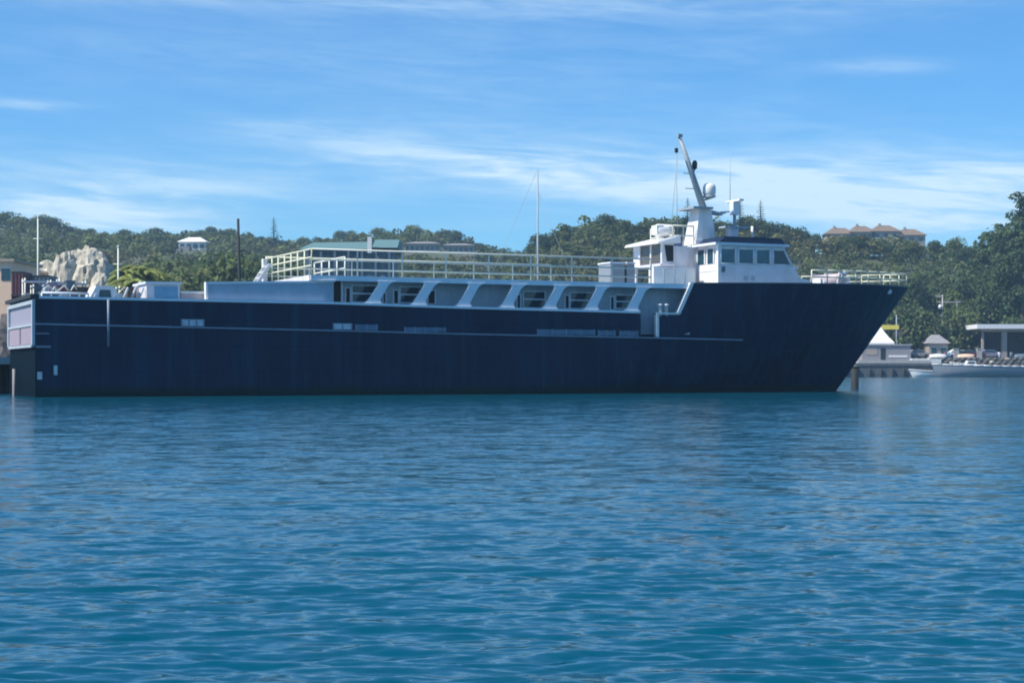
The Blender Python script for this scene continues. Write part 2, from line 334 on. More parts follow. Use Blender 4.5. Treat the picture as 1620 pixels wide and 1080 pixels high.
def column(i):                             # outer shell points, keel to sheer
    pts = []
    if i < len(sts):
        s, k = sts[i]; zt = top_at(s, k)
        zs = [-1.3, -.5] + [zt*j/(NR-1) for j in range(NR)]
        for z in zs: pts.append((s, hb(s, z), z))
    else:
        f = (i-len(sts)+1)/NB; f = 1-(1-f)**1.35
        zt_s = fc1 + f*(LEN-fc1); zt = z_fc(zt_s)
        zs = [-1.3, -.5] + [zt*j/(NR-1) for j in range(NR)]
        for z in zs:
            s = fc1 + f*(stem(z)-fc1); pts.append((s, hb(s, z) if f < .999 else .0, z))
    return pts
cols = [column(i) for i in range(len(sts)+NB)]
hull = MB(); nrow = NR+2
for side in (-1, 1):
    vs = [(p[0], TC+side*p[1], p[2]) for c in cols for p in c]
    fs = []
    for i in range(len(cols)-1):
        for j in range(nrow-1):
            a, b_, c_, d = i*nrow+j, (i+1)*nrow+j, (i+1)*nrow+j+1, i*nrow+j+1
            fs.append((a, b_, c_, d) if side < 0 else (a, d, c_, b_))
    hull.add(vs, fs, True)
hull.add([(0, 0, -1.3), (0, BM, -1.3), (0, BM, 4.32), (0, 0, 4.32)], [(0, 3, 2, 1)])
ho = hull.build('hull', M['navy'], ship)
def edge(i): return cols[i][-1]
# inner bulwark, cap rail
for side in (-1, 1):
    inner = MB(); cap = MB()
    for i in range(len(cols)-1):
        p, q = edge(i), edge(i+1)
        if i == 12 and side < 0: inner.build('bulwark_lining', M['grey'], ship); cap.build('cap_rail', M['navy_trim'], ship); inner = MB(); cap = MB()
        if 9 <= i <= 11 and side < 0 or (p[0] == q[0]): continue
        a = lambda pt, off, z: (pt[0], TC+side*max(pt[1]-off, .0), z)
        if i < len(sts)-1: inner.add([a(p, .12, 3.05), a(q, .12, 3.05), a(q, .12, q[2]), a(p, .12, p[2])], [(0, 1, 2, 3)])
        zc = .07
        P = [a(p, -.05, p[2]), a(q, -.05, q[2]), a(q, .17, q[2]), a(p, .17, p[2])]
        cap.hexa(P, [(v[0], v[1], v[2]+zc) for v in P]) if side < 0 else cap.hexa(P[::-1], [(v[0], v[1], v[2]+zc) for v in P[::-1]])
    inner.build('bulwark_lining', M['grey'], ship); cap.build('cap_rail', M['navy_trim'], ship)
# pale edging along the low bulwark top, the slanted step and the gate
ed = MB()
for s0, s1 in ((0.1, 13.6), (13.6, 20), (20, 26), (26, notch0-.05)):
    ed.hexa([(s0, -.07, z_top(s0)+.03), (s1, -.07, z_top(s1)+.03), (s1, .19, z_top(s1)+.03), (s0, .19, z_top(s0)+.03)],
            [(s0, -.07, z_top(s0)+.14), (s1, -.07, z_top(s1)+.14), (s1, .19, z_top(s1)+.14), (s0, .19, z_top(s0)+.14)])
ed.build('bulwark_edging', M['frame'], ship)
ed = MB(); za = z_top(notch1)
ed.box(notch1+.02, notch1+.18, -.06, .16, z_str(notch1)+.05, za+.1)
ed.box(notch1+.18, fc0+.1, -.06, .16, za, za+.1)
ed.hexa([(fc0-.05, -.06, za+.02), (fc0+.17, -.06, za+.02), (fc0+.17, .16, za+.02), (fc0-.05, .16, za+.02)],
        [(fc1-.05, -.06, z_fc(fc1)+.06), (fc1+.17, -.06, z_fc(fc1)+.06), (fc1+.17, .16, z_fc(fc1)+.06), (fc1-.05, .16, z_fc(fc1)+.06)])
ed.build('gate_edging', M['white'], ship)
# decks
d = MB(); d.add([(0.05, .1, 3.02), (fc1, .1, 3.02), (fc1, BM-.1, 3.02), (.05, BM-.1, 3.02)], [(0, 1, 2, 3)])
d.build('main_deck', M['deck'], ship)
d = MB(); fcols = [c[-1] for c in cols[len(sts)-1:]]
vs = [(p[0], TC-max(p[1]-.1, 0), p[2]-.12) for p in fcols] + [(p[0], TC+max(p[1]-.1, 0), p[2]-.12) for p in fcols]; n_ = len(fcols)
d.add(vs, [(i, i+1, i+1+n_, i+n_) for i in range(n_-1)])
d.build('foredeck', M['deck'], ship)
d = MB(); d.add([(fc1-.02, .14, 3.03), (fc1-.02, BM-.14, 3.03), (fc1-.02, BM-.14, 5.6), (fc1-.02, .14, 5.6)], [(0, 1, 2, 3)])
d.build('forecastle_bulkhead', M['bluegrey'], ship)
# rub rail following the side
rr = MB(); rs = [(-.02, .0)] + [(s, 0) for s in (6, 13.6, 20, 26, 30, 33, 35, 36.6)]
for (a, _), (b2, _) in zip(rs, rs[1:]):
    ya, yb = TC-hb(a, 3), TC-hb(b2, 3); za_, zb_ = z_str(a), z_str(b2)
    rr.hexa([(a, ya-.09, za_-.04), (b2, yb-.09, zb_-.04), (b2, yb+.03, zb_-.04), (a, ya+.03, za_-.04)], [(a, ya-.09, za_+.03), (b2, yb-.09, zb_+.03), (b2, yb+.03, zb_+.03), (a, ya+.03, za_+.03)])
rr.build('rub_rail', M['stripe'], ship)
# freeing ports
for p0, p1, m, hh, nb in ((287, 322, 'port', .30, 3), (527, 556, 'port', .28, 2), (562, 596, 'port_dull', .26, 2), (640, 704, 'port_dull', .2, 4), (850, 940, 'port_dull', .26, 4), (946, 972, 'port_dull', .26, 2), (980, 1008, 'port_dull', .26, 2)):
    s0, s1 = S(p0, 510)[0], S(p1, 510)[0]; z0 = z_str((s0+s1)/2)+.06
    o = MB().box(s0, s1, -.03, .02, z0, z0+hh).build('freeing_port', M[m], ship)
    for i in range(nb+1):
        x = s0+(s1-s0)*i/nb
        MB().box(x-.03, x+.03, -.06, -.03, z0-.02, z0+hh+.02).build('port_bar', M['stripe'], o)
# vertical overboard pipe, fine horizontal strakes aft, draft marks
sx = S(171, 500)[0]
MB().tube((sx, -.07, 2.25), (sx, -.07, 4.35), .06).build('overboard_pipe', M['stripe'], ship)
s0, s1 = 0.02, S(80, 548)[0]
MB().box(s0, s1, -.08, .0, 2.18, 2.27).build('strake', M['stripe'], ship)
MB().box(s0, s1*.9, -.05, .0, 2.78, 2.83).build('strake', M['stripe'], ship)
for px, pa, pb, wd in ((85, 578, 593, .16), (54, 588, 600, .2)):
    s, z0 = S(px, pb); _, z1 = S(px, pa)
    MB().box(max(s, .06), max(s, .06)+wd, -.02, .02, z0, z1).build('draft_mark', M['port'], ship)
# transom gate
MB().box(-.03, .0, .0, BM, -1.2, 2.2).build('lower_transom', M['under'], ship)
tg = MB().box(-.07, .0, .12, 8.1, 2.22, 4.24).build('transom_gate', M['lilac'], ship)
MB().box(-.13, -.07, .35, 3.9, 2.35, 3.12).build('gate_panel', M['lilac2'], tg)
MB().box(-.13, -.07, 4.25, 7.85, 2.35, 3.12).build('gate_panel', M['lilac2'], tg)
for y0, y1, z0, z1 in ((.0, .28, 2.3, 4.3), (7.9, 8.3, 2.3, 4.3), (.28, 7.9, 4.12, 4.3), (.28, 7.9, 3.14, 3.24), (.28, 7.9, 2.2, 2.32)):
    MB().box(-.17, -.05, y0, y1, z0, z1).build('gate_frame', M['grey'], tg)
MB().box(-.25, .12, -.1, 8.5, 4.38, 4.55).build('stern_rail', M['black'], ship)
# things along the aft deck
low = MB()
a, b2 = S(66, 470, .5)[0], S(140, 470, .5)[0]
srl = MB().tube((a, .5, 4.62), (b2, .5, 4.62), .05).build('stern_handrail', M['frame'], ship)
for i in range(6):
    x = a+(b2-a)*i/5; MB().tube((x, .5, 4.0), (x, .5, 4.62), .035).build('post', M['frame'], srl)
a, b2 = S(143, 470, .8)[0], S(189, 470, .8)[0]; wd = b2-a     # white arched winch house
wh = MB().prism([(a, 3.05), (b2, 3.05), (b2, 4.5), (b2-.22*wd, 5.0), (a+.2*wd, 5.0), (a, 4.5)], .8, 2.4).build('winch_house', M['white'], ship)
MB().prism([(a+.28*wd, 4.42), (a+.72*wd, 4.42), (a+.68*wd, 4.82), (a+.32*wd, 4.82)], .77, .8).build('window', M['glass'], wh)
for dx in (.17, .83): MB().box(a+dx*wd-.04, a+dx*wd+.04, .72, .8, 3.1, 4.6).build('jamb', M['offwhite'], wh)
x0s, x1s = S(232, 450, .5)[0], S(285, 450, .5)[0]
lk = MB().box(x0s, x1s, .5, 3.2, 3.05, 5.12).build('deck_locker', M['offwhite'], ship)
MB().box(x0s+.35, x1s-.12, .44, .5, 4.1, 5.0).build('door', M['bluepanel'], lk)
MB().box(x0s-.08, x1s+.05, .38, 3.3, 5.12, 5.22).build('lid', M['frame'], lk)
for i in range(3): MB().tube((x0s-1.1+.35*i, .7, 4.2), (x0s-1.1+.35*i+.3, .7, 4.95), .05).build('stay', M['grey'], lk)
x2s = S(327, 450, .4)[0]
MB().box(x1s+.05, x2s, .55, .75, 3.05, 4.72).build('low_bulkhead', M['pink'], ship)
MB().box(x1s+.05, x2s, .5, .8, 4.72, 4.82).build('bulkhead_cap', M['white'], ship)
x3s = S(526, 450, .22)[0]; zA, zB_ = S(327, 449, .22)[1], S(526, 447, .22)[1]
cw = MB().hexa([(x2s, .22, 3.05), (x3s, .22, 3.05), (x3s, .4, 3.05), (x2s, .4, 3.05)], [(x2s, .22, zA), (x3s, .22, zB_), (x3s, .4, zB_), (x2s, .4, zA)]).build('side_wall', M['bluegrey'], ship)
MB().hexa([(x2s, .16, zA), (x3s, .16, zB_), (x3s, .46, zB_), (x2s, .46, zA)], [(x2s, .16, zA+.09), (x3s, .16, zB_+.09), (x3s, .46, zB_+.09), (x2s, .46, zA+.09)]).build('wall_cap', M['frame'], cw)
MB().box(x2s-.1, x2s, .14, .48, 3.05, zA+.09).build('wall_end', M['white'], cw)
MB().box(x2s, x3s, BM-.4, BM-.22, 3.05, zA).build('side_wall', M['bluegrey'], ship)
# deckhouse under the upper deck, with windows
ZU = 5.62; WT = 1.05
dh0, dh1 = S(527, 470, WT)[0], fc1+.6
house = MB().box(dh0, dh1, WT, BM-WT, 3.02, ZU-.16).build('deckhouse', M['grey'], ship)
def opening(p0, p1, ya, yb, par, ty, m='glass', bars=1, fr=.06, name='window', fm='frame', vert=0):
    s0, za = S(p0, yb, ty); s1, zb = S(p1, ya, ty)
    o = MB().box(s0, s1, ty-.02, ty+.01, za, zb).build(name, M[m], par)
    f = MB().box(s0-fr, s0, ty-.07, ty, za-fr, zb+fr).box(s1, s1+fr, ty-.07, ty, za-fr, zb+fr).box(s0, s1, ty-.07, ty, zb, zb+fr).box(s0, s1, ty-.07, ty, za-fr, za)
    for i in range(bars):
        z = za+(zb-za)*(i+1)/(bars+1)-.02; f.box(s0, s1, ty-.06, ty-.021, z, z+.07)
    f.build('window_frame', M[fm], par)
    return o
opening(527, 539, 443, 481, house, WT, 'dark', 0, .08, 'doorway')
opening(547, 553, 456, 480, house, WT, 'dark', 0, .05, 'doorway')
opening(557, 598, 453, 477, house, WT); opening(606, 609, 464, 479, house, WT, 'dark', 0)
opening(633, 670, 455, 478, house, WT); opening(623, 629, 460, 480, house, WT, 'dark', 0)
opening(677, 687, 460, 480, house, WT, 'dark', 0)
opening(828, 861, 462, 486, house, WT); opening(818, 822, 467, 487, house, WT, 'dark', 0)
opening(902, 938, 464, 487, house, WT); opening(894, 899, 468, 487, house, WT, 'dark', 0)
opening(974, 1003, 468, 487, house, WT); opening(966, 970, 470, 489, house, WT, 'dark', 0)
# slanted side frames
prof = [(-.12, 0), (.86, 0), (.80, .07), (.76, .22), (.84, .42), (1.05, .85), (1.16, 1.1), (1.32, 1.27), (1.55, 1.38), (.62, 1.38), (.70, 1.25), (.62, 1.05), (.33, .5), (.14, .18), (.02, .06)]
FB = [15.29+2.335*i for i in range(7)]
for s in FB:
    z0 = z_top(s)+.14; sc = (ZU-.16-z0)/1.38
    MB().prism([(s+x, z0+z*sc) for x, z in prof], .0, .14).build('side_frame', M['frame'], ship)
s, z0 = S(499, 446, .05)
MB().prism([(s, z0+.03), (s+.95, z0+.03), (s+1.0, ZU-.16), (s+.55, ZU-.16)], -.02, .14).build('side_frame', M['white'], ship)
# upper deck
ud0 = S(510, 438, .15)[0]-.6; ud1 = S(1092, 445, .15)[0]
ud = MB().box(ud0, ud1, .1, BM-.1, ZU-.16, ZU).build('upper_deck', M['grey'], ship)
MB().box(ud0-.06, ud0-.002, .1, BM-.1, ZU-.2, ZU+.06).build('deck_lip', M['offwhite'], ship)
MB().box(ud0, ud1, .03, .1, ZU-.19, ZU+.05).build('deck_lip', M['frame'], ship)
MB().box(dh0-.03, dh0-.002, WT+.4, BM-WT, 3.05, ZU-.2).build('aft_wall', M['pink'], ship)
# railings of the upper deck
def railing(pts, hgt, name, m, levels=(1, .55), every=2.0, par=ship, r=.04):
    base = empty(name, (0, 0, 0)); base.parent = par
    tot = 0
    for p, q in zip(pts, pts[1:]):
        p, q = Vector(p), Vector(q); n = max(1, round((q-p).length/every))
        for l in levels:
            MB().tube(p+Vector((0, 0, hgt*l)), q+Vector((0, 0, hgt*l)), r, n=6).build('rail', M[m], base)
        for i in range(n+1):
            if i == 0 and tot: continue
            a = p.lerp(q, i/n); MB().tube(a, a+Vector((0, 0, hgt)), r*.9, n=6).build('post', M[m], base); tot += 1
    return base
e1 = S(1030, 430, .25)[0]
railing([(ud0+.1, .25, ZU), (e1, .25, ZU)], 1.3, 'railing', 'rail', (1, .62, .28), 2.3)
railing([(ud0+.1, .25, ZU), (ud0+.1, BM-.25, ZU)], 1.3, 'railing', 'railgreen', (1, .7, .4), 1.15)
railing([(ud0+.1, BM-.25, ZU), (e1-2, BM-.25, ZU)], 1.4, 'railing', 'railgreen', (1, .6, .3), 2.3)
railing([(ud0+2.4, 2.2, ZU), (ud0+2.4, BM-1.2, ZU)], 1.1, 'railing', 'rail', (1, .5), 1.4)
# inclined ladder at the after end, port side
ld = empty('ladder'); ld.parent = ship
pa = ud0-1.9; pb = ud0-.1; za = 3.9
for y in (6.9, 7.7):
    MB().hexa([(pa, y, za), (pa+.2, y, za), (pa+.2, y+.08, za), (pa, y+.08, za)], [(pb, y, ZU+1.0), (pb+.2, y, ZU+1.0), (pb+.2, y+.08, ZU+1.0), (pb, y+.08, ZU+1.0)]).build('stringer', M['white'], ld)
for i in range(9):
    f = (i+.5)/9; MB().box(pa+(pb-pa)*f, pa+(pb-pa)*f+.22, 6.98, 7.7, za+(ZU+1.0-za)*f-.02, za+(ZU+1.0-za)*f+.03).build('tread', M['offwhite'], ld)
MB().box(ud0-.12, ud0+.1, 7.9, 8.2, ZU, ZU+1.3).build('corner_post', M['white'], ship)
# lockers on the upper deck
for p0, p1, y in ((966, 988, 417), (992, 1004, 417)):
    a, _ = S(p0, 440, 3.0); b2, zt = S(p1, y, 3.0)
    o = MB().box(a, b2, 3.0, 4.4, ZU, zt).build('deck_locker', M['locker'], ship)
    MB().box(a-.04, b2+.04, 2.95, 4.45, zt, zt+.07).build('lid', M['frame'], o)
a, _ = S(1034, 440, 2.8); b2, zt = S(1100, 424, 2.8)
o = MB().box(a, b2, 2.8, 3.35, ZU, zt).build('deck_locker', M['white'], ship)
for i in range(1, 4): MB().box(a+(b2-a)*i/4-.03, a+(b2-a)*i/4+.03, 2.77, 2.8, ZU+.1, zt-.08).build('seam', M['grey'], o)
# ---- pilothouse
PT = 1.25; p0 = S(1138, 447, PT)[0]; p1b = S(1273, 447, PT)[0]; p1t = S(1240, 389, PT)[0]; ZF = 5.72; ZR = S(1190, 389, PT)[1]
PF = BM-PT
ph = MB().prism([(p0, ZF), (p1b, ZF), (p1t, ZR), (p0, ZR)], PT, PF).build('pilothouse', M['offwhite'], ship)
zw0, zw1 = S(1190, 418, PT)[1], S(1190, 394, PT)[1]
def pane(poly, y, par=ph, m='glass_teal', fr=.07):
    o = MB().prism(poly, y-.015, y+.01).build('window', M[m], par)
    cx = sum(p[0] for p in poly)/4; f = MB()
    for (a, b) in zip(poly, poly[1:]+poly[:1]): f.tube((a[0], y-.02, a[1]), (b[0], y-.02, b[1]), .045, n=6)
    f.build('window_frame', M['white'], par); return o
for a, b2 in ((1140, 1163), (1168, 1192), (1196, 1218)):
    sa, sb = S(a, 405, PT)[0], S(b2, 405, PT)[0]; pane([(sa, zw0), (sb, zw0), (sb, zw1), (sa, zw1)], PT)
sa = S(1223, 405, PT)[0]; pane([(sa, zw0), (S(1251, 418, PT)[0], zw0), (S(1240, 394, PT)[0], zw1), (sa, zw1)], PT, m='glass')
slope = (p1t-p1b)/(ZR-ZF)                                           # raked front windows
for i in range(5):
    ya = PT+.3+i*(PF-PT-.6)/5; yb = ya+(PF-PT-.6)/5-.16
    MB().add([(p1b+slope*(z-ZF)+.015, y, z) for y, z in ((ya, zw0), (yb, zw0), (yb, zw1), (ya, zw1))], [(0, 1, 2, 3)]).build('window', M['glass'], ph)
# aft face: sunlit panels, door and windows
Zm = S(1120, 415, PT)[1]
for ya, yb in ((PT+.55, PT+1.15), (PT+1.5, PT+2.2)):
    o = MB().box(p0-.03, p0, ya, yb, Zm, zw1).build('window', M['glass'], ph)
    MB().box(p0-.06, p0-.03, ya-.09, ya, Zm, zw1).box(p0-.06, p0-.03, yb, yb+.09, Zm, zw1).build('window_frame', M['white'], ph)
MB().box(p0-.05, p0, PT+.05, PT+2.0, ZF+.1, Zm-.06).build('aft_panel', M['white'], ph)
MB().box(p0-.055, p0-.05, PT+.05, PT+2.0, ZF+.75, ZF+.8).build('seam', M['grey'], ph)
MB().box(p0-.1, p0+.12, PT-.04, PT+.16, ZF, ZR).build('corner_post', M['white'], ph)
# belt, portlights, small boxes on the side
MB().box(p0, S(1263, 420, PT)[0], PT-.04, PT, zw0-.16, zw0-.08).build('belt', M['frame'], ph)
for px in (1180, 1191): 
    sx, zz = S(px, 440, PT); MB().tube((sx, PT-.05, zz), (sx, PT+.01, zz), .12, n=12).build('portlight', M['grey'], ph)
sx, zz = S(1143, 426, PT); MB().box(sx-.12, sx+.12, PT-.08, PT, zz-.14, zz+.14).build('vent', M['slate'], ph)
# roof edge and navy brow
MB().box(p0-.35, p1t+.25, PT-.2, PF+.2, ZR, ZR+.12).build('roof', M['frame'], ph)
zc1 = S(1180, 375, PT)[1]
MB().prism([(p0-.05, ZR+.12), (p1t+.12, ZR+.12), (p1t-.25, zc1), (p0+.35, zc1)], PT-.05, PF+.05).build('roof_coaming', M['navy_trim'], ph)
# aft trunk and after steering station
AT = PT+2.3; a0 = S(1046, 417, AT)[0]; a1 = p0-.0
trunk0 = S(1066, 417, AT)[0]
MB().box(trunk0, a1-.01, AT, PF-1.1, ZU, ZR+.04).build('trunk', M['offwhite'], ph)
zs0, zs1 = S(1050, 417, AT)[1], S(1050, 384, AT)[1]
stn = MB().box(a0+.12, trunk0-.01, AT, AT+3.4, zs0, zs1).build('steering_station', M['offwhite'], ship)
MB().prism([(a0+.35, zs0+.12), (trunk0-.04, zs0+.12), (trunk0-.04, zs1-.12), (a0+.2, zs1-.12)], AT-.02, AT+.005).build('window', M['dark'], stn)
MB().add([(a0+.1, AT+.15, zs0+.05), (a0+.1, AT+2.5, zs0+.05), (a0+.1, AT+2.5, zs1-.05), (a0+.1, AT+.15, zs1-.05)], [(0, 3, 2, 1)]).build('window', M['glass_brown'], stn)
for y in (AT+.05, AT+1.25, AT+2.55): MB().box(a0+.02, a0+.12, y-.06, y+.06, zs0, zs1).build('mullion', M['white'], stn)
MB().hexa([(a0-.35, AT-.25, zs1-.05), (trunk0+.3, AT-.25, zs1), (trunk0+.3, AT+3.6, zs1), (a0-.35, AT+3.6, zs1-.05)],
          [(a0-.3, AT-.2, zs1+.08), (trunk0+.3, AT-.2, zs1+.42), (trunk0+.3, AT+3.5, zs1+.42), (a0-.3, AT+3.5, zs1+.08)]).build('visor', M['white'], stn)
MB().box(a0-.1, trunk0, AT-.1, AT+3.5, zs0-.12, zs0).build('sill', M['offwhite'], stn)
for x, y in ((a0+.2, AT+.1), (a0+.2, AT+3.2)): MB().box(x-.06, x+.06, y-.06, y+.06, ZU, zs0-.12).build('leg', M['offwhite'], stn)
# life raft and lamp on the roof
rx, rz = S(1043, 375, AT+.6); 
lr = MB().lathe((0, 0, 0), [(.02, -.55), (.3, -.52), (.36, -.4), (.36, .4), (.3, .52), (.02, .55)], 14).build('life_raft', M['white'], ship, (S(1050, 375, AT+.8)[0], AT+.8, zs1+.72)); lr.rotation_euler = (0, R(90), 0)
MB().box(-.2, .2, -.3, .3, -.25, .25).build('search_lamp', M['white'], ship, (S(1040, 366, AT+.8)[0], AT+.8, S(1040, 364, AT+.8)[1]))
MB().lathe((S(1052, 366, AT+.8)[0], AT+.8, S(1052, 368, AT+.8)[1]), [(.05, -.3), (.2, -.2), (.24, 0), (.2, .2), (.05, .26)], 12).build('horn', M['steel'], ship)
# roof rail aft of the mast
zr = ZR+.1
railing([(S(1066, 380, AT)[0], AT+.1, zr), (S(1099, 380, AT)[0], AT+.1, zr)], S(1080, 357, AT)[1]-zr, 'railing', 'rail', (1, .5), .75)
railing([(S(1066, 380, AT)[0], AT+.1, zr), (S(1066, 380, AT)[0], AT+2.6, zr)], S(1080, 357, AT)[1]-zr, 'railing', 'rail', (1, .5), .9)
# ---- mast
MT = 3.5
mx0, mz0 = S(1101, 382, MT); mx1, _ = S(1134, 382, MT); tx0, mz1 = S(1108, 331, MT); tx1, _ = S(1133, 331, MT)
mast = MB().hexa([(mx0, MT, mz0), (mx1, MT, mz0), (mx1, MT+1.3, mz0), (mx0, MT+1.3, mz0)], [(tx0, MT+.1, mz1), (tx1-.25, MT+.1, mz1), (tx1-.25, MT+1.1, mz1), (tx0, MT+1.1, mz1)]).build('mast', M['white'], ship)
MB().box(mx0-.06, mx1+.06, MT-.06, MT+1.36, mz0-.15, mz0+.08).build('mast_foot', M['white'], mast)
MB().box(S(1093, 328, MT)[0], S(1124, 328, MT)[0], MT-.3, MT+1.5, mz1, mz1+.12).build('platform', M['steel'], mast)
MB().hexa([(S(1118, 330, MT)[0], MT+.3, mz1-.1), (S(1148, 338, MT)[0], MT+.3, mz1-.25), (S(1148, 338, MT)[0], MT+.8, mz1-.25), (S(1118, 330, MT)[0], MT+.8, mz1-.1)],
          [(S(1118, 330, MT)[0], MT+.3, mz1+.1), (S(1148, 338, MT)[0], MT+.3, mz1-.12), (S(1148, 338, MT)[0], MT+.8, mz1-.12), (S(1118, 330, MT)[0], MT+.8, mz1+.1)]).build('bracket', M['steel'], mast)
b0 = S(1113, 330, TC); b1 = S(1075, 216, TC)
MB().tube((b0[0], TC, b0[1]), (b1[0], TC, b1[1]), .2, .10, 10).build('boom', M['steel'], mast)
MB().box(b1[0]-.12, b1[0]+.14, TC-.1, TC+.1, b1[1]-.05, b1[1]+.12).build('boom_head', M['steel'], mast)
sx, zz = S(1099, 261, TC); MB().lathe((sx, TC, zz), [(.06, -.25), (.13, -.2), (.15, .1), (.08, .24)], 10).tube((sx, TC, zz-.25), (sx-.15, TC, zz-.55), .04).build('mast_light', M['black'], mast)
sx, zz = S(1070, 238, TC); MB().box(sx-.07, sx+.07, TC-.07, TC+.07, zz-.12, zz+.12).build('block', M['black'], mast)
MB().tube((sx, TC, zz), (S(1072, 380, TC)[0], TC, ZR+.1), .018, n=5).build('halyard', M['steel'], mast)
MB().tube((b1[0], TC, b1[1]), (S(1066, 380, TC)[0], TC+.5, ZR+.1), .014, n=5).build('halyard', M['steel'], mast)
for py, pa, pb in ((274, 1081, 1096), (298, 1084, 1101)):
    a, zz = S(pa, py, TC); b2, _ = S(pb, py, TC); MB().tube((a, TC, zz), (b2, TC, zz), .025, n=6).build('spreader', M['steel'], mast)
# satellite dome on its bracket
sx, zz = S(1122, 300, TC); rd = .37
MB().lathe((sx, TC, zz), [(.05, -.36), (.3, -.34), (rd, -.2), (rd, .1), (.32, .25), (.18, .34), (.03, .36)], 16).build('satellite_dome', M['white'], mast)
MB().lathe((sx, TC, zz), [(.1, -.52), (.34, -.44), (.39, -.36), (.1, -.35)], 14).build('dome_base', M['grey'], mast)
MB().tube((sx, TC, zz-.5), (S(1108, 318, TC)[0], TC, S(1108, 318, TC)[1]), .05).build('dome_arm', M['steel'], mast)
# open radar on the forward bracket
sx, zz = S(1162, 328, TC)
rdr = MB().box(sx-.2, sx+.22, TC-.2, TC+.2, zz-.42, zz+.3).build('radar', M['frame'], ship)
MB().box(sx-.14, sx+.14, TC-.75, TC+.75, zz+.3, zz+.4).build('scanner', M['white'], rdr)
MB().tube((sx, TC, zz-.42), (sx, TC, ZR+.3), .09).build('pedestal', M['steel'], rdr)
MB().tube((sx-.3, TC, zz-.25), (S(1140, 336, TC)[0], TC, S(1140, 336, TC)[1]), .05).build('arm', M['frame'], rdr)
sx, zz = S(1140, 318, TC); MB().box(sx-.35, sx+.3, TC-.05, TC+.05, zz-.7, zz-.62).build('arm', M['steel'], rdr)
sx, zz = S(1161, 320, TC); MB().tube((sx, TC+.4, zz-.5), (sx, TC+.4, S(1161, 246, TC)[1]), .024, .012, 6).build('whip_antenna', M['steel'], ship)
# table-like lamp stand and post on the pilothouse roof
sx, zz = S(1162, 378, 2.5); zt = S(1162, 359, 2.5)[1]
tb = MB().prism([(sx-.3, zz-.2), (sx+.3, zz-.2), (sx+.22, zz+.2), (sx+.3, zt-.06), (sx-.3, zt-.06), (sx-.22, zz+.2)], 2.5, 3.0).build('lamp_stand', M['offwhite'], ship)
MB().box(S(1146, 358, 2.5)[0], S(1184, 358, 2.5)[0], 2.4, 3.1, zt-.06, zt+.02).build('top_plate', M['grey'], tb)
sx, zz = S(1190, 380, 2.5); MB().tube((sx, 2.5, zz-.2), (sx, 2.5, S(1190, 358, 2.5)[1]), .07).build('vent_pipe', M['offwhite'], ship)
# ---- foredeck: railing on the edge, windlass, bitts
fr = [c[-1] for c in cols[len(sts)-1:]]
def edge_pt(s, side):
    h = np.interp(s, [p[0] for p in fr], [p[1] for p in fr]); return (s, TC+side*max(h-.12, 0), z_fc(s)+.05)
for side in (-1, 1):
    q = [edge_pt(s, side) for s in np.linspace(S(1282, 448, .6)[0] if side < 0 else 41.5, LEN-.12, 9)]
    railing(q, .72, 'railing', 'railgreen', (1, .5), 1.2)
wl = empty('windlass'); wl.parent = ship
sx = S(1325, 440, 3.5)[0]; zf = z_fc(sx)-.1
MB().box(sx-.9, sx+.8, 3.0, 5.2, zf, zf+.3).build('bed', M['grey'], wl)
MB().tube((sx-.2, 2.7, zf+.55), (sx-.2, 5.5, zf+.55), .3, n=14).build('drum', M['pink'], wl)
MB().tube((sx+.45, 3.2, zf+.5), (sx+.45, 4.9, zf+.5), .2, n=12).build('drum', M['offwhite'], wl)
for y in (2.75, 4.1, 5.4): MB().prism([(sx-.6, zf), (sx+.1, zf), (sx, zf+.9), (sx-.4, zf+.9)], y, y+.08).build('cheek', M['offwhite'], wl)
MB().hexa([(sx-.1, 3.4, zf+.6), (sx+.1, 3.4, zf+.6), (sx+.1, 3.6, zf+.6), (sx-.1, 3.6, zf+.6)], [(sx+.5, 3.4, zf+1.0), (sx+.75, 3.4, zf+1.0), (sx+.75, 3.6, zf+1.0), (sx+.5, 3.6, zf+1.0)]).build('brake_lever', M['white'], wl)
for px, wd in ((1280, .8), (1300, .15)):
    a = S(px, 445, 1.6)[0]; MB().prism([(a-wd, z_fc(a)-.1), (a+wd*.6, z_fc(a)-.1), (a-wd*.2, z_fc(a)+.32), (a-wd, z_fc(a)+.38)], 1.5, 2.3).build('hatch', M['frame'], ship)
sx, zz = S(1407, 462, TC-1.6)
def bow_plate(px, py):
    z = S(px, py, TC-1)[1]
    best = min(np.linspace(36, LEN, 400), key=lambda s: abs((810+FPX*(X0+s*cph-(TC-hb(s, z))*sph)/(Y0+s*sph+(TC-hb(s, z))*cph))-px) if s < stem(z) else 1e9)
    return best, TC-hb(best, z), z
s_, y_, z_ = bow_plate(1407, 462)
MB().tube((s_-.05, y_-.1, z_), (s_+.05, y_+.15, z_), .14, n=12).build('hawse_pipe', M['offwhite'], ship)
bt = empty('mooring_bitts'); bt.parent = ship
for px in (1044, 1054):
    a = S(px, 495, .06)[0]; MB().lathe((a, .06, za+.1), [(.09, 0), (.09, .5), (.13, .52), (.13, .6), (.05, .62)], 10).build('bollard', M['white'], bt)
# pale bulkhead inside the boarding gate
MB().box(notch0-.2, notch1+.3, WT-.05, WT-.002, 3.04, 4.3).build('gate_bulkhead', M['grey'], ship)

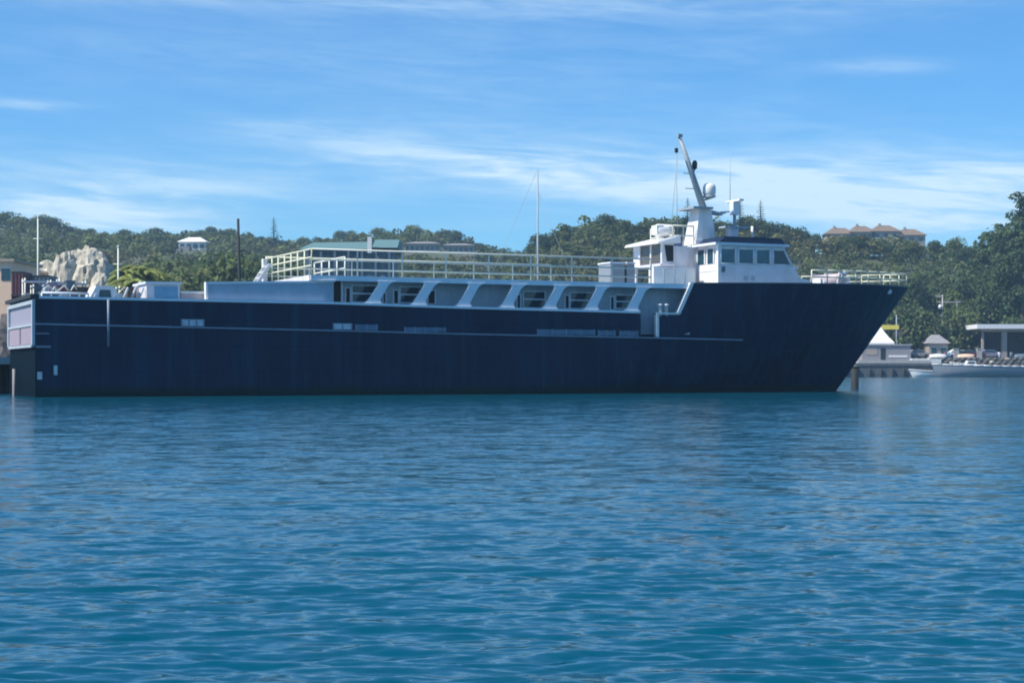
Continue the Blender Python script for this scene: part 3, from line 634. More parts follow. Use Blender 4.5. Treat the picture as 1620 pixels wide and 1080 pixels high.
# ------------------------------------------------------------------ left shore: pier, quay, clutter
pier = empty('concrete_pier', (-28, 84, 0), 0, 'concrete pier on dark piles beside the stern of the navy ship', 'pier')
MB().box(-75, 1.6, -2.5, 14.5, 1.5, 1.86).build('deck_slab', M['concrete'], pier)
MB().box(-75, 1.7, -2.62, -2.5, 1.62, 1.9).build('kerb', M['plaster'], pier)
src = None
for i in range(16):
    for y in (-1.8, 5.5):
        o = MB().tube((0, 0, -3), (0, 0, 1.5), .24, n=10).build('pile', M['piling'], pier) if src is None else child(src, pier)
        src = src or o; o.location = (1.0-i*3.1, y, 0)
MB().box(-75, 1.6, 8.6, 9.4, -3, 1.5).build('back_wall', M['conc_dark'], pier)
MB().box(-2, .8, -2.75, -2.6, .2, .6).build('fender_beam', M['piling'], pier)
o = MB().tube((0, 0, -2), (0, 0, 1.25), .07, n=10).build('mooring_post', M['greyroof'], None, (W(22, 600, 78)[0], 78, 0)); tag(o, 'slim pale grey mooring post standing in the water at the pier corner', 'post')
def zg(x, y): return float(ground(x, y))
# boulders and junk between pier and yard, seen left of the stern
def blob(rx, ry, rz, seed, amp=.28, n=3, f=.9):
    import bmesh
    bm = bmesh.new(); bmesh.ops.create_icosphere(bm, subdivisions=n, radius=1)
    for v in bm.verts:
        d = v.co.normalized(); q = d*f*1.3+Vector((seed*3.1, seed*1.7, seed))
        k = 1+amp*mnoise.fractal(q, 1.0, 2.0, 5)+amp*.35*mnoise.noise(q*5)
        v.co = Vector((d.x*rx*k, d.y*ry*k, d.z*rz*k))
    mb = MB(); mb.add([v.co for v in bm.verts], [tuple(v.index for v in f_.verts) for f_ in bm.faces], False); bm.free(); return mb
kinds = ['grey-brown boulder on the quay behind the white transom', 'dark jagged boulder on the quay left of the ship stern']
for i, (px, py, r) in enumerate(((-6, 545, 1.3), (8, 535, 1.1), (4, 505, 1.2), (14, 490, .9), (-12, 510, 1.6), (12, 552, .7))):
    p = W(px, py, 99 + i*.8); hgt = p.z-1.8
    o = blob(r, r*.9, max(r*.9, hgt*.55), i+3).build('boulder', M['rock_dark'], None, (p.x, p.y, 1.8+max(0, hgt-r)*.5))
    tag(o, ['lowest broad boulder at the frame edge', 'rounded boulder above the pier kerb', 'tall boulder near the transom edge', 'topmost small boulder by the transom', 'largest boulder half outside the picture', 'smallest boulder right on the pier by the transom'][i], 'boulder', 'boulders on the quay left of the stern')
# the big pale rock and its fallen neighbours
def crag(rx, ry, rz, seed, n=5):
    mb = blob(rx, ry, rz, seed, .10, n, .8); o = []
    for v in mb.v:
        p_ = Vector((v[0]*.3+seed, v[1]*.3+v[2]*.08, v[2]*.26)); c_ = mnoise.voronoi(p_, distance_metric='DISTANCE', exponent=2.5)[0]
        k = 1+.12*(c_[0]-.4) - .13*max(0, .07-(c_[1]-c_[0]))/.07 + .06*mnoise.fractal(p_*3, .7, 2.2, 6) + .025*mnoise.noise(p_*14)
        o.append((v[0]*k, v[1]*k, v[2]*(1+.5*(k-1))))
    mb.v = o; return mb
for i, (px, Y, rx, ry, rz, z, lb) in enumerate(((131, 190, 4.5, 4.0, 10.2, 4.8, 'huge rounded pale rock behind the ship stern'), (104, 188.5, 2.7, 2.6, 9.4, 4.4, 'tall cracked pale rock joined to the left of the huge one'),
        (78, 192, 2.9, 2.4, 9.0, 4.6, 'broken pale rock stepping down towards the beige building'), (157, 187, 1.9, 2.2, 8.6, 3.4, 'pale rock on the right flank of the huge one'), (118, 181, 2.6, 2.0, 5.2, 3.2, 'low beige rock spilling forward below the huge one'))):
    tag(crag(rx, ry, rz, 21+i*4, 5 if i < 2 else 4).build('rock_outcrop', M['rock'], None, (W(px, 0, Y).x, Y, z)), lb, 'rock', 'pale rocks behind the stern')
# buildings of the left yard
def house_box(name, px0, px1, pt, Y, dep, m, label, roof=None, rm='greyroof', cat='building', wins=0, zb=None):
    a, b2 = W(px0, pt, Y), W(px1, pt, Y); w_ = b2.x-a.x; z0 = (zg((a.x+b2.x)/2, Y)-.5) if zb is None else zb; H_ = a.z-z0
    e_ = empty(name, (a.x, Y, z0), 0, label, cat)
    MB().box(0, w_, 0, dep, 0, H_).build('wall', M[m], e_)
    if roof == 'flat': MB().box(-.3, w_+.3, -.3, dep+.3, H_, H_+.3).build('roof', M[rm], e_)
    elif roof:
        r_ = roof; MB().add([(-.4, -.4, H_), (w_+.4, -.4, H_), (w_+.4, dep+.4, H_), (-.4, dep+.4, H_), (w_*.3, dep/2, H_+r_), (w_*.7, dep/2, H_+r_)],
                     [(0, 1, 5, 4), (1, 2, 5), (2, 3, 4, 5), (3, 0, 4), (3, 2, 1, 0)]).build('roof', M[rm], e_)
    for i in range(wins):
        x = w_*(i+.5)/wins; o = MB().box(x-.45, x+.45, -.05, 0, H_-1.9, H_-.7).build('window', M['glass'], e_)
        MB().box(x-.55, x+.55, -.09, -.0, H_-.7, H_-.6).build('lintel', M['plaster'], o)
    return e_, w_, H_
house_box('peach_building', -60, 19, 414, 172, 10, 'peach', 'sunlit peach building cut by the left edge of the picture', 'flat', 'beige', wins=4)
house_box('low_building', 17, 52, 430, 186, 8, 'beige', 'beige flat-roofed building between peach wall and pale rock', 'flat', 'concrete', wins=2)
def container(px0, px1, pt, Y, m, label, dep=2.4):
    a, b2 = W(px0, pt, Y), W(px1, pt, Y); w_ = b2.x-a.x
    e_ = empty('shipping_container', (a.x, Y, a.z-2.6), 0, label, 'container', 'containers stacked in the left yard')
    MB().box(0, w_, 0, dep, 0, 2.6).build('shell', M[m], e_)
    n = max(4, int(w_/.35)); mb = MB()
    for i in range(n): mb.box(w_*(i+.15)/n, w_*(i+.6)/n, -.05, 0, .15, 2.45)
    mb.build('corrugation', M[m], e_)
    MB().box(-.03, w_+.03, -.06, .02, 2.5, 2.63).box(-.03, w_+.03, -.06, .02, -.02, .12).build('side_rail', M['black'], e_)
for lev in range(0, 3):
    container(18, 39, 430+lev*36.3, 150-lev*0, 'maroon', ['dark maroon container on top of its stack beside peach building', 'dark maroon container in the middle of its stack', 'dark maroon container at the bottom of its stack'][lev])
for lev in range(0, 2):
    container(41, 80, 436+lev*41, 152, 'slate', ['slate blue container standing on another right of the maroon stack', 'slate blue container under its twin right of the maroon stack'][lev])
container(84, 110, 447, 148, 'mauve', 'mauve grey container below the pale rock'); 
for px, pt, pb, Y, lab in ((60, 345, 460, 170, 'tall thin pale mast rising in front of the left hill'), (187, 392, 432, 160, 'short white mast between rock and yellow green palms')):
    p = W(px, pb, Y); q = W(px, pt, Y); z0 = 1.7
    e_ = empty('flagpole', (p.x, Y, z0), 0, lab, 'pole')
    MB().tube((0, 0, 0), (0, 0, q.z-z0), .11, .07, 8).build('pole', M['rail'], e_)
    MB().lathe((0, 0, q.z-z0), [(.03, 0), (.12, .08), (.12, .16), (.02, .24)], 10).build('truck_cap', M['white'], e_)
    MB().tube((-.5, 0, (q.z-z0)*.86), (.5, 0, (q.z-z0)*.86), .04).build('crossarm', M['rail'], e_)
# yellow excavator-like black machine behind the stern rail
p = W(130, 472, 140); z0 = zg(p.x, 140)
ex = empty('excavator', (p.x, 140, z0), 0, 'dark excavator parked at the foot of the huge pale rock', 'excavator')
MB().prism([(-1.6, 0), (1.6, 0), (1.9, .4), (1.6, .8), (-1.6, .8), (-1.9, .4)], -1.3, -.7).build('track', M['rubber'], ex); MB().prism([(-1.6, 0), (1.6, 0), (1.9, .4), (1.6, .8), (-1.6, .8), (-1.9, .4)], .7, 1.3).build('track', M['rubber'], ex)
MB().box(-1.5, 1.4, -1.2, 1.2, .85, 2.0).build('body', M['slate'], ex); MB().prism([(-.2, 2.0), (1.2, 2.0), (1.0, 3.6), (-.1, 3.6)], -1.1, .1).build('cab', M['black'], ex)
MB().tube((1.2, .6, 1.9), (-.4, .6, 5.6), .25, .2).tube((-.4, .6, 5.6), (-2.4, .6, 4.4), .2, .14).build('boom', M['black'], ex); MB().prism([(-2.7, 4.4), (-2.1, 4.5), (-2.2, 3.6), (-2.9, 3.4)], .3, .9).build('bucket', M['black'], ex)

def on_deck(name, px, ty, label, cat, group=None):
    x = max(S(px, 460, ty)[0], .9+.25*(px % 3)); return empty(name, (X0+x*cph-ty*sph, Y0+x*sph+ty*cph, 3.06), PHI, label, cat, group)
for i, (px, ty, h_, m, lb) in enumerate(((52, 6.0, 2.5, 'offwhite', 'tall rack of gear on the aft deck beside the maroon containers'), (80, 5.0, 2.15, 'slate', 'slate rack of gear standing mid aft deck'), (108, 4.4, 2.35, 'offwhite', 'pale rack of gear on the aft deck below the huge rock'), (216, 3.8, 2.1, 'slate', 'rack of gear just left of the blue-doored locker'))):
    e_ = on_deck('gear_rack', px, ty, lb, 'rack', 'gear racks on the aft deck')
    for x in (-.8, .8):
        for y in (0, .8): MB().tube((x, y, 0), (x, y, h_), .035, n=6).build('post', M['rail'], e_)
    for lv in range(4):
        z_ = h_*(lv+.9)/4.2; MB().box(-.85, .85, -.05, .85, z_, z_+.05).build('shelf', M[m], e_)
DC = ((46, 3.2, 1.85, 'plaster'), (56, 2.6, 1.62, 'mauve'), (64, 3.0, 2.0, 'grey'), (72, 2.2, 1.7, 'slate'), (79, 2.8, 2.1, 'mauve'), (88, 2.4, 1.66, 'offwhite'), (96, 2.9, 1.95, 'maroon'), (103, 2.3, 1.72, 'grey'), (112, 2.8, 2.2, 'slate'), (119, 2.2, 1.75, 'wood'), (128, 2.6, 1.9, 'black'), (199, 2.4, 1.7, 'plaster'), (208, 2.0, 1.9, 'wood'), (224, 2.2, 2.0, 'offwhite'))
for i, (px, ty, hgt, m) in enumerate(DC):
    wd = .22+.07*(i % 4)
    nm = {'plaster': 'white', 'mauve': 'mauve', 'slate': 'slate', 'offwhite': 'off-white', 'maroon': 'dark red', 'grey': 'pale grey', 'wood': 'brown', 'black': 'black'}[m]
    where = 'right above the transom' if px < 60 else 'behind the stern handrail' if px < 85 else 'below the huge pale rock' if px < 110 else 'left of the white winch house' if px < 150 else 'between winch house and blue-doored locker'
    e_ = on_deck('cargo_crate', px, ty, '%s %s crate on the aft deck %s' % (('narrow', 'slim', 'wide', 'broad')[i % 4], nm, where), 'crate', 'crates and gear on the aft deck')
    MB().box(-wd, wd, 0, .7, 0, hgt-.5).build('lower_box', M[('wood', 'locker', 'slate')[i % 3]], e_); MB().box(-wd+.04, wd-.02, .03, .68, hgt-.5, hgt).build('upper_box', M[m], e_)
    if i % 2: MB().path([(-wd+.1, .1, hgt), (0, .3, hgt+.28), (wd-.1, .5, hgt)], .03, 6).build('lifting_sling', M['rail'], e_)
    else: MB().box(-wd, wd, 0, .7, hgt, hgt+.06).build('lid', M[m], e_)
# ------------------------------------------------------------------ houses on the hills
CLEAR = []
def hill_house(name, px0, px1, pt, pb, Hm, label, m, rm, roofh, wins, dep=8, storeys=1, parts=None):
    p = hit((px0+px1)/2, pb); Y = p.y; a, b2 = W(px0, pb, Y), W(px1, pb, Y); w_ = b2.x-a.x; zt = W(px0, pt, Y).z; z0 = p.z-4.0; H_ = zt-z0
    CLEAR.append((px0-4, px1+4, pt-6, pb if name != 'hilltop_villa' else pt+12, Y))
    e_ = empty(name, (a.x, Y, z0), 0, label, 'house')
    hw = H_-roofh
    MB().box(0, w_, 0, dep, 0, hw).build('wall', M[m], e_)
    MB().add([(-.6, -.6, hw), (w_+.6, -.6, hw), (w_+.6, dep+.6, hw), (-.6, dep+.6, hw), (w_*.28, dep/2, hw+roofh), (w_*.72, dep/2, hw+roofh)],
             [(0, 1, 5, 4), (1, 2, 5), (2, 3, 4, 5), (3, 0, 4), (3, 2, 1, 0)]).build('roof', M[rm], e_)
    for lv in range(storeys):
        zt2 = hw-.7-lv*2.9
        for i in range(wins):
            x = w_*(i+.5)/wins; ww = min(.75, w_/wins*.32)
            o = MB().box(x-ww, x+ww, -.06, 0, zt2-1.5, zt2).build('window', M['glass'], e_)
            MB().box(x-ww-.1, x+ww+.1, -.12, 0, zt2-1.62, zt2-1.5).build('sill', M['plaster'], o)
    return e_, w_, hw
e_, w_, hw = hill_house('hillside_house', 283, 325, 374, 396, 0, 'white house with a pale roof alone on the dark left hill', 'plaster', 'tent', 1.7, 4)
MB().box(-.5, w_*.45, -2.5, 0, 0, hw-1.6).build('terrace', M['greyroof'], e_)
hill_house('hotel_block', 640, 696, 381, 400, 0, 'long pale grey hotel wing with many windows on the hill, its left half', 'beige', 'greyroof', .8, 7, storeys=1)
hill_house('hotel_block', 700, 750, 384, 402, 0, 'pale grey hotel wing right of its longer twin on the hill', 'beige', 'greyroof', .8, 6, storeys=1)
for i, (a, b2, t_, bt_, lb) in enumerate(((1308, 1352, 359, 384, 'leftmost terracotta-roofed villa on the right hill crest'), (1346, 1384, 356, 382, 'terracotta villa with pale gable second from the left on the right crest'),
                                     (1380, 1424, 355, 381, 'widest brown-roofed villa near the middle of the right crest'), (1420, 1464, 361, 383, 'low brown villa at the right end of the crest row'))):
    e_, w_, hw = hill_house('hilltop_villa', a, b2, t_, bt_, 0, lb, 'beige', 'terra', 2.3, 3); e_['group'] = 'villas along the right hill crest'
    o = e_.children[1]; MB().box(w_*.3, w_*.3+.8, 3, 3.8, hw+.8, hw+2.9).build('chimney', M['beige'], o)
# teal-roofed building by the shore, behind the upper deck
Yt = 225; a, b2 = W(478, 398, Yt), W(626, 398, Yt); w_ = b2.x-a.x; zt = W(500, 378, Yt).z; ze = W(500, 395, Yt).z
tb = empty('teal_roofed_hall', (a.x, Yt, 1.5), 0, 'large hall with a teal metal roof seen above the ship upper deck', 'building')
MB().box(.5, w_-.5, 0, 12, 0, ze-1.5).build('wall', M['slate'], tb)
MB().prism([(0, 0), (w_*.73, 0), (w_*.73, .1), (0, .1)], 0, .1)
MB().hexa([(-.4, -1, ze-1.5), (w_*.73, -1, ze-1.5), (w_*.73, 13, ze-1.5), (-.4, 13, ze-1.5)], [(.9, 5, zt-1.5-.1), (w_*.72, 5, zt-1.5), (w_*.72, 7, zt-1.5), (.9, 7, zt-1.5-.1)]).build('roof', M['tealroof'], tb)
MB().hexa([(w_*.75, -1, ze-1.3), (w_+.3, -1, ze-1.3), (w_+.3, 13, ze-1.3), (w_*.75, 13, ze-1.3)], [(w_*.75, 5, zt-1.2), (w_+.2, 5, zt-1.2), (w_+.2, 7, zt-1.2), (w_*.75, 7, zt-1.2)]).build('roof', M['tealroof'], tb)
MB().box(w_*.705, w_*.75, -1.1, -.9, ze-2.0, zt-1.3).build('gable_trim', M['plaster'], tb)
for i in range(7):
    x = .8+i*(w_-1.6)/6; MB().box(x-.15, x+.15, -.9, -.6, 0, ze-1.5).build('column', M['slate'], tb)
    if i < 6: MB().box(x+.5, x+(w_-1.6)/6-.5, -.05, 0, ze-4.4, ze-2.2).build('window', M['glass'], tb)
# dark pole by the upper deck ladder
p = W(380, 440, 120)
up = empty('timber_pole', (p.x+.15, 120, 0), 0, 'dark leaning timber pole behind the ship, left of the deck ladder', 'pole')
MB().tube((0, 0, -2), (-.3, 0, W(374, 346, 120).z), .16, .09, 8).build('shaft', M['piling'], up); MB().tube((-.75, 0, 9.7), (.2, 0, 9.75), .05).build('crossarm', M['piling'], up)
# ------------------------------------------------------------------ sailboat behind the ship
YS = 122; p = W(838, 600, YS); zm = W(838, 268, YS).z
sb = empty('sailing_boat', (p.x, YS, 0), R(12), 'sailing boat hidden behind the ship, only its tall mast and stays showing', 'sailboat')
hv = []; 
for x in np.linspace(-6, 6, 13):
    u = (x+6)/12; hbw = 1.9*math.sin(math.pi*min(1, .28+.72*u) if u > .0 else 0.9)**.7 if u < 1 else .02
    hbw = max(.02, 1.85*(1-max(0, (u-.45)/.55)**2.2)*(.75+.25*min(1, u/.4)))
    for y, z in ((0, -.5), (.6*hbw, -.3), (hbw, .3), (hbw*1.02, 1.15+.3*u)): hv.append((x, y, z))
mb = MB(); q = len(hv)//13
for sd_ in (1, -1):
    vs = [(v[0], v[1]*sd_, v[2]) for v in hv]
    mb.add(vs, [((i*q+j, (i+1)*q+j, (i+1)*q+j+1, i*q+j+1) if sd_ < 0 else (i*q+j, i*q+j+1, (i+1)*q+j+1, (i+1)*q+j)) for i in range(12) for j in range(q-1)], True)
mb.build('hull', M['white'], sb)
MB().add([(hv[i*q+3][0], hv[i*q+3][1], hv[i*q+3][2]-.05) for i in range(13)] + [(hv[i*q+3][0], -hv[i*q+3][1], hv[i*q+3][2]-.05) for i in range(13)], [(i, i+1, i+14, i+13) for i in range(12)]).build('deck', M['grey'], sb)
MB().prism([(-2, 1.2), (2.5, 1.3), (1.8, 1.75), (-2, 1.85)], -1, 1).build('cabin', M['white'], sb)
MB().tube((.6, 0, 1), (.6, 0, zm), .085, .05, 8).build('mast', M['steel'], sb); MB().tube((.6, 0, 2.5), (-4.3, 0, 2.6), .08).build('boom', M['rail'], sb)
for a_, b_ in (((.6, 0, zm), (-5.9, 0, 1.3)), ((.6, 0, zm*.9), (5.8, 0, 1.5)), ((.6, 0, zm*.75), (.3, 1.7, 1.3)), ((.6, 0, zm*.75), (.3, -1.7, 1.3))): MB().tube(a_, b_, .012, n=5).build('stay', M['steel'], sb)
MB().tube((.6, -.8, zm*.6), (.6, .8, zm*.6), .04).build('spreader', M['rail'], sb)

# ------------------------------------------------------------------ right shore
def at(px, py, Y): return W(px, py, Y)
# piling off the bow
p = W(1352, 615, 106); dp = empty('mooring_dolphin', (p.x, 106, 0), 0, 'dark wooden mooring piling just off the bow', 'piling')
MB().tube((0, 0, -3), (.02, 0, 1.35), .25, .24, 12).build('shaft', M['piling'], dp); MB().lathe((.02, 0, 1.35), [(.27, 0), (.27, .08), (.05, .2)], 12).build('pile_cap', M['conc_dark'], dp)
# quay with dark face
YQ = 285; a, b2 = W(1330, 596, YQ), W(1474, 596, YQ); w_ = b2.x-a.x
qy = empty('harbour_quay', (a.x, YQ, 0), 0, 'low dark-faced quay with a pale coping beyond the bow', 'quay')
MB().box(0, w_, 0, 9, -3, 1.9).build('face', M['conc_dark'], qy); MB().box(-.1, w_+.1, -.12, 9, 1.9, 2.35).build('coping', M['conc_dark'], qy)
MB().box(w_*.2, w_, .6, 9, 2.35, 2.9).build('upper_step', M['concrete'], qy)
MB().box(w_-3, w_+2, 1.5, 4, 2.35, 3.1).build('ramp', M['plaster'], qy)
for i in range(8): MB().tube((1+i*w_/8, -.25, -2), (1+i*w_/8, -.25, 1.6), .18).build('fender_pile', M['piling'], qy)
# white tent with yellow sign on a grey kiosk
Yk = 288; a, b2 = W(1364, 562, Yk), W(1441, 562, Yk); w_ = b2.x-a.x; z0 = 2.4; zt = W(1400, 546, Yk).z
ks = empty('grey_kiosk', (a.x, Yk, z0), 0, 'low grey kiosk on the quay under the white tent', 'kiosk')
MB().box(0, w_, 0, 5, 0, zt-z0).build('wall', M['greyroof'], ks); MB().box(-.2, w_+.2, -.2, 5.2, zt-z0, zt-z0+.18).build('roof', M['concrete'], ks)
x = W(1397, 560, Yk).x-a.x; MB().box(x-.4, x+.4, -.06, 0, .3, zt-z0-.5).build('door', M['dark'], ks); MB().box(.8, x-1.0, -.06, 0, 1.4, zt-z0-.6).build('counter_window', M['beige'], ks); MB().box(x+1, w_-.6, -.05, 0, 1.0, 1.3).build('rail', M['plaster'], ks)
zb = zt+.25; cx = W(1396, 540, Yk).x; zap = W(1396, 515, Yk).z
te = empty('white_tent', (cx, Yk+2.5, zb), 0, 'white pyramid tent roof above the grey kiosk', 'tent')
hw_ = 2.15; prf = [(hw_, 0), (hw_*.98, .3), (hw_*.62, (zap-zb)*.38), (hw_*.36, (zap-zb)*.65), (.12, zap-zb)]
mb = MB(); vs = []
for r_, z_ in prf: vs += [(-r_, -r_, z_), (r_, -r_, z_), (r_, r_, z_), (-r_, r_, z_)]
mb.add(vs, [(j*4+i, j*4+(i+1) % 4, (j+1)*4+(i+1) % 4, (j+1)*4+i) for j in range(len(prf)-1) for i in range(4)]); mb.build('canvas', M['tent'], te)
for sx in (-1, 1):
    for sy in (-1, 1): MB().tube((sx*(hw_-.08), sy*(hw_-.08), -.25), (sx*(hw_-.08), sy*(hw_-.08), .1), .07).build('pole', M['plaster'], te)
pY = 294; p = W(1411, 518, pY)
sg = empty('yellow_sign', (p.x-.2, pY, 1.7), 0, 'yellow sign on a post rising behind the white tent', 'sign')
MB().tube((1.0, 0, 0), (1.0, 0, W(1412, 498, pY).z-1.7), .09).build('post', M['steel'], sg); a_ = W(1391, 521, pY).x-p.x+.2; c_ = W(1422, 521, pY).x-p.x+.2
MB().box(a_, c_, -.1, .0, W(0, 521, pY).z-1.7, W(0, 514, pY).z-1.7).build('board', M['yellow'], sg); MB().box(.6, c_+.6, .01, .1, W(0, 532, pY).z-1.7, W(0, 521.5, pY).z-1.7).build('lower_board', M['wood'], sg)
# utility pole
p = W(1491, 545, 312); z0 = zg(p.x, 312)-.3; up = empty('utility_pole', (p.x, 312, z0), 0, 'pale utility pole with crossarm and transformer among the right trees', 'utility pole')
zt = W(1491, 466, 312).z-z0; MB().tube((0, 0, 0), (0, 0, zt), .15, .11, 8).build('shaft', M['concrete'], up); MB().box(-1.0, 3.4, -.08, .08, zt-1.45, zt-1.25).build('crossarm', M['concrete'], up)
MB().lathe((-.5, -.3, zt-2.3), [(.1, -.4), (.32, -.38), (.32, .3), (.1, .45)], 12).build('transformer', M['plaster'], up); MB().box(2.6, 2.8, -.1, .1, zt-3.6, zt-1.3).build('brace', M['concrete'], up); MB().box(-1.3, .1, -.1, .1, zt-.4, zt-.15).build('lamp_arm', M['concrete'], up)
# pavilion
YP = 300; a, b2 = W(1549, 520, YP), W(1660, 520, YP); w_ = b2.x-a.x; z0 = 1.6; ze = W(1550, 520, YP).z-z0; zt = W(1550, 513, YP).z-z0
pv = empty('open_pavilion', (a.x, YP, z0), 0, 'open pavilion with a flat white roof at the right edge', 'pavilion')
MB().hexa([(.8, 0, ze-.5), (w_, 0, ze-.5), (w_, 6, ze-.5), (.8, 6, ze-.5)], [(0, -.6, ze), (w_, -.6, ze), (w_, 6.6, ze), (0, 6.6, ze)]).build('soffit', M['beige'], pv)
MB().box(-.6, w_, -.9, 6.8, ze, zt).build('roof', M['plaster'], pv)
for px, th in ((1590, .45), (1640, .45), (1556, .16)): 
    x = W(px, 0, YP).x-a.x; MB().box(x-th, x+th, .3, 1.0, 0, ze-.5).build('column', M['beige'], pv)
MB().box(1.5, w_, 5.5, 5.8, 0, ze-.5).build('back_wall', M['dark'], pv); MB().box(2.5, w_, 1.6, 1.9, 0, 1.4).build('counter', M['mauve'], pv)
# boathouse and low walls
e_, w_, H_ = house_box('small_boathouse', 1470, 1500, 543, 298, 5, 'beige', 'small brown boathouse with a grey roof by the shore', 1.6, 'greyroof', zb=1.5, wins=2)
sw = empty('stone_seawall', (W(1440, 575, 293).x, 293, 0), 0, 'low rough stone seawall along the right shore', 'seawall'); ww = W(1660, 575, 293).x-W(1440, 575, 293).x
MB().box(0, ww, 0, 1.2, -2, 1.9).build('footing', M['rock_dark'], sw)
stone_src = [blob(.6, .5, .38, 50+i, .35, 1, 2.0).mesh('stone', M[m]) for i, m in enumerate(('rock', 'rock_dark', 'rock_dark', 'beige'))]
for r_ in range(3):
    for i in range(int(ww/1.15)):
        o = bpy.data.objects.new('stone', random.choice(stone_src[1:3]) if random.random() < .75 else random.choice(stone_src)); COL.objects.link(o); o.parent = sw
        o.location = (i*1.15+.55*(r_ % 2)+random.uniform(-.1, .1), .1+.2*r_, 2.0+r_*.52); o.rotation_euler = (random.uniform(-.2, .2), random.uniform(-.2, .2), random.uniform(-.4, .4))
# parked cars on the shore road
def car(x, y, m, label, rz=0):
    c = empty('parked_car', (x, y, 3.35), rz, label, 'car', 'cars parked behind the right seawall')
    MB().prism([(-2.1, .3), (2.1, .3), (2.15, .75), (1.1, .9), (.6, 1.4), (-1.0, 1.42), (-1.7, .95), (-2.15, .85)], -.85, .85).build('body', M[m], c)
    MB().prism([(-1.45, .95), (.95, .93), (.55, 1.33), (-.95, 1.35)], -.87, .87).build('window', M['glass'], c)
    for sx in (-1.3, 1.3):
        for sy in (-.87, .67): MB().tube((sx, sy, .32), (sx, sy+.2, .32), .32, n=12).build('wheel', M['rubber'], c)
tr = MB().box(W(1436, 0, 297).x, W(1680, 0, 297).x, 295.0, 304, 1.0, 3.36).build('shore_road', M['conc_dark']); tag(tr, kind='structure')
for px, m, lb in ((1452, 'greyroof', 'grey car left of the small boathouse'), (1516, 'plaster', 'white car right of the small boathouse'), (1535, 'maroon', 'dark red car parked between white car and pavilion'), (1566, 'mauve', 'mauve car in front of the open pavilion')): car(W(px, 0, 296.3).x, 296.3, m, lb)
# motor boats
def motorboat(px0, px1, Y, m, label, hgt, rz=0, cabin=True, cov='plaster'):
    a, b2 = W(px0, 0, Y), W(px1, 0, Y); Lb = b2.x-a.x; e_ = empty('motor_boat', ((a.x+b2.x)/2, Y, 0), rz, label, 'boat', 'boats moored along the right shore')
    n = 14; st_ = []; B_ = min(2.2, Lb*.16)
    for i in range(n):
        u = i/(n-1); x = -Lb/2+Lb*u; wv = B_*(1-max(0, 1-u*1.0-.45)**0)*(1) if False else B_*max(.02, 1-max(0, ((.5-u)/.5))**2.4); sh = hgt*(1+.25*(1-u)**2)
        st_.append([(x+(.7*(1-u)**3), 0, -.4), (x+.3*(1-u)**3, wv*.75, -.05), (x, wv, hgt*.55), (x-.3*(1-u)**4, wv*1.03, sh)])
    mb = MB()
    for sd_ in (1, -1):
        vs = [(p_[0], p_[1]*sd_, p_[2]) for s_ in st_ for p_ in s_]
        mb.add(vs, [((i*4+j, (i+1)*4+j, (i+1)*4+j+1, i*4+j+1) if sd_ < 0 else (i*4+j, i*4+j+1, (i+1)*4+j+1, (i+1)*4+j)) for i in range(n-1) for j in range(3)], True)
    mb.add([(st_[-1][j][0], st_[-1][j][1], st_[-1][j][2]) for j in range(4)] + [(st_[-1][j][0], -st_[-1][j][1], st_[-1][j][2]) for j in range(3, 0, -1)], [tuple(range(7))])
    mb.build('hull', M[m], e_)
    MB().add([(s_[3][0], s_[3][1]*.97, s_[3][2]-.12) for s_ in st_]+[(s_[3][0], -s_[3][1]*.97, s_[3][2]-.12) for s_ in st_], [(i, i+n, i+1+n, i+1) for i in range(n-1)]).build('deck', M[cov], e_)
    mb = MB()
    for sd_ in (1, -1): mb.path([(s_[3][0], s_[3][1]*sd_, s_[3][2]) for s_ in st_], .09, 6)
    mb.build('gunwale', M['plaster'], e_)
    if cabin:
        MB().prism([(-Lb*.12, hgt-.1), (Lb*.22, hgt-.1), (Lb*.2, hgt+.75), (-Lb*.03, hgt+.8)], -B_*.65, B_*.65).build('cabin', M['plaster'], e_)
        MB().prism([(-Lb*.05, hgt+.2), (Lb*.18, hgt+.2), (Lb*.17, hgt+.6), (-Lb*.01, hgt+.62)], -B_*.67, B_*.67).build('window', M['glass'], e_)
    return e_
motorboat(1477, 1668, 281, 'locker', 'long low motor boat with dull grey hull moored by the right edge', 1.75, cabin=False)
motorboat(1441, 1478, 283, 'plaster', 'small white skiff tied up at the right end of the quay', 1.0, cabin=False)
motorboat(1505, 1558, 288.5, 'plaster', 'white cabin boat lying behind the long grey one', 2.0, cabin=True)
for i, (px, m, lb) in enumerate(((1496, 'maroon', 'dark red oil drum right of the boathouse'), (1500, 'bluepanel', 'blue oil drum next to the dark red one'), (1557, 'maroon', 'dark red oil drum below the pavilion'), (1580, 'plaster', 'white oil drum left of the pavilion column'), (1600, 'slate', 'slate oil drum right of the pavilion column'))):
    e_ = thing_shore = empty('oil_drum', (W(px, 0, 295.7).x, 295.7, 3.36), 0, lb, 'drum', 'oil drums on the shore road')
    MB().lathe((0, 0, 0), [(.3, 0), (.32, .02), (.32, .3), (.34, .31), (.32, .33), (.32, .6), (.34, .61), (.32, .63), (.32, .92), (.3, .95)], 14).build('barrel', M[m], e_); MB().tube((.12, .1, .94), (.12, .1, .99), .05).build('bung', M['steel'], e_)
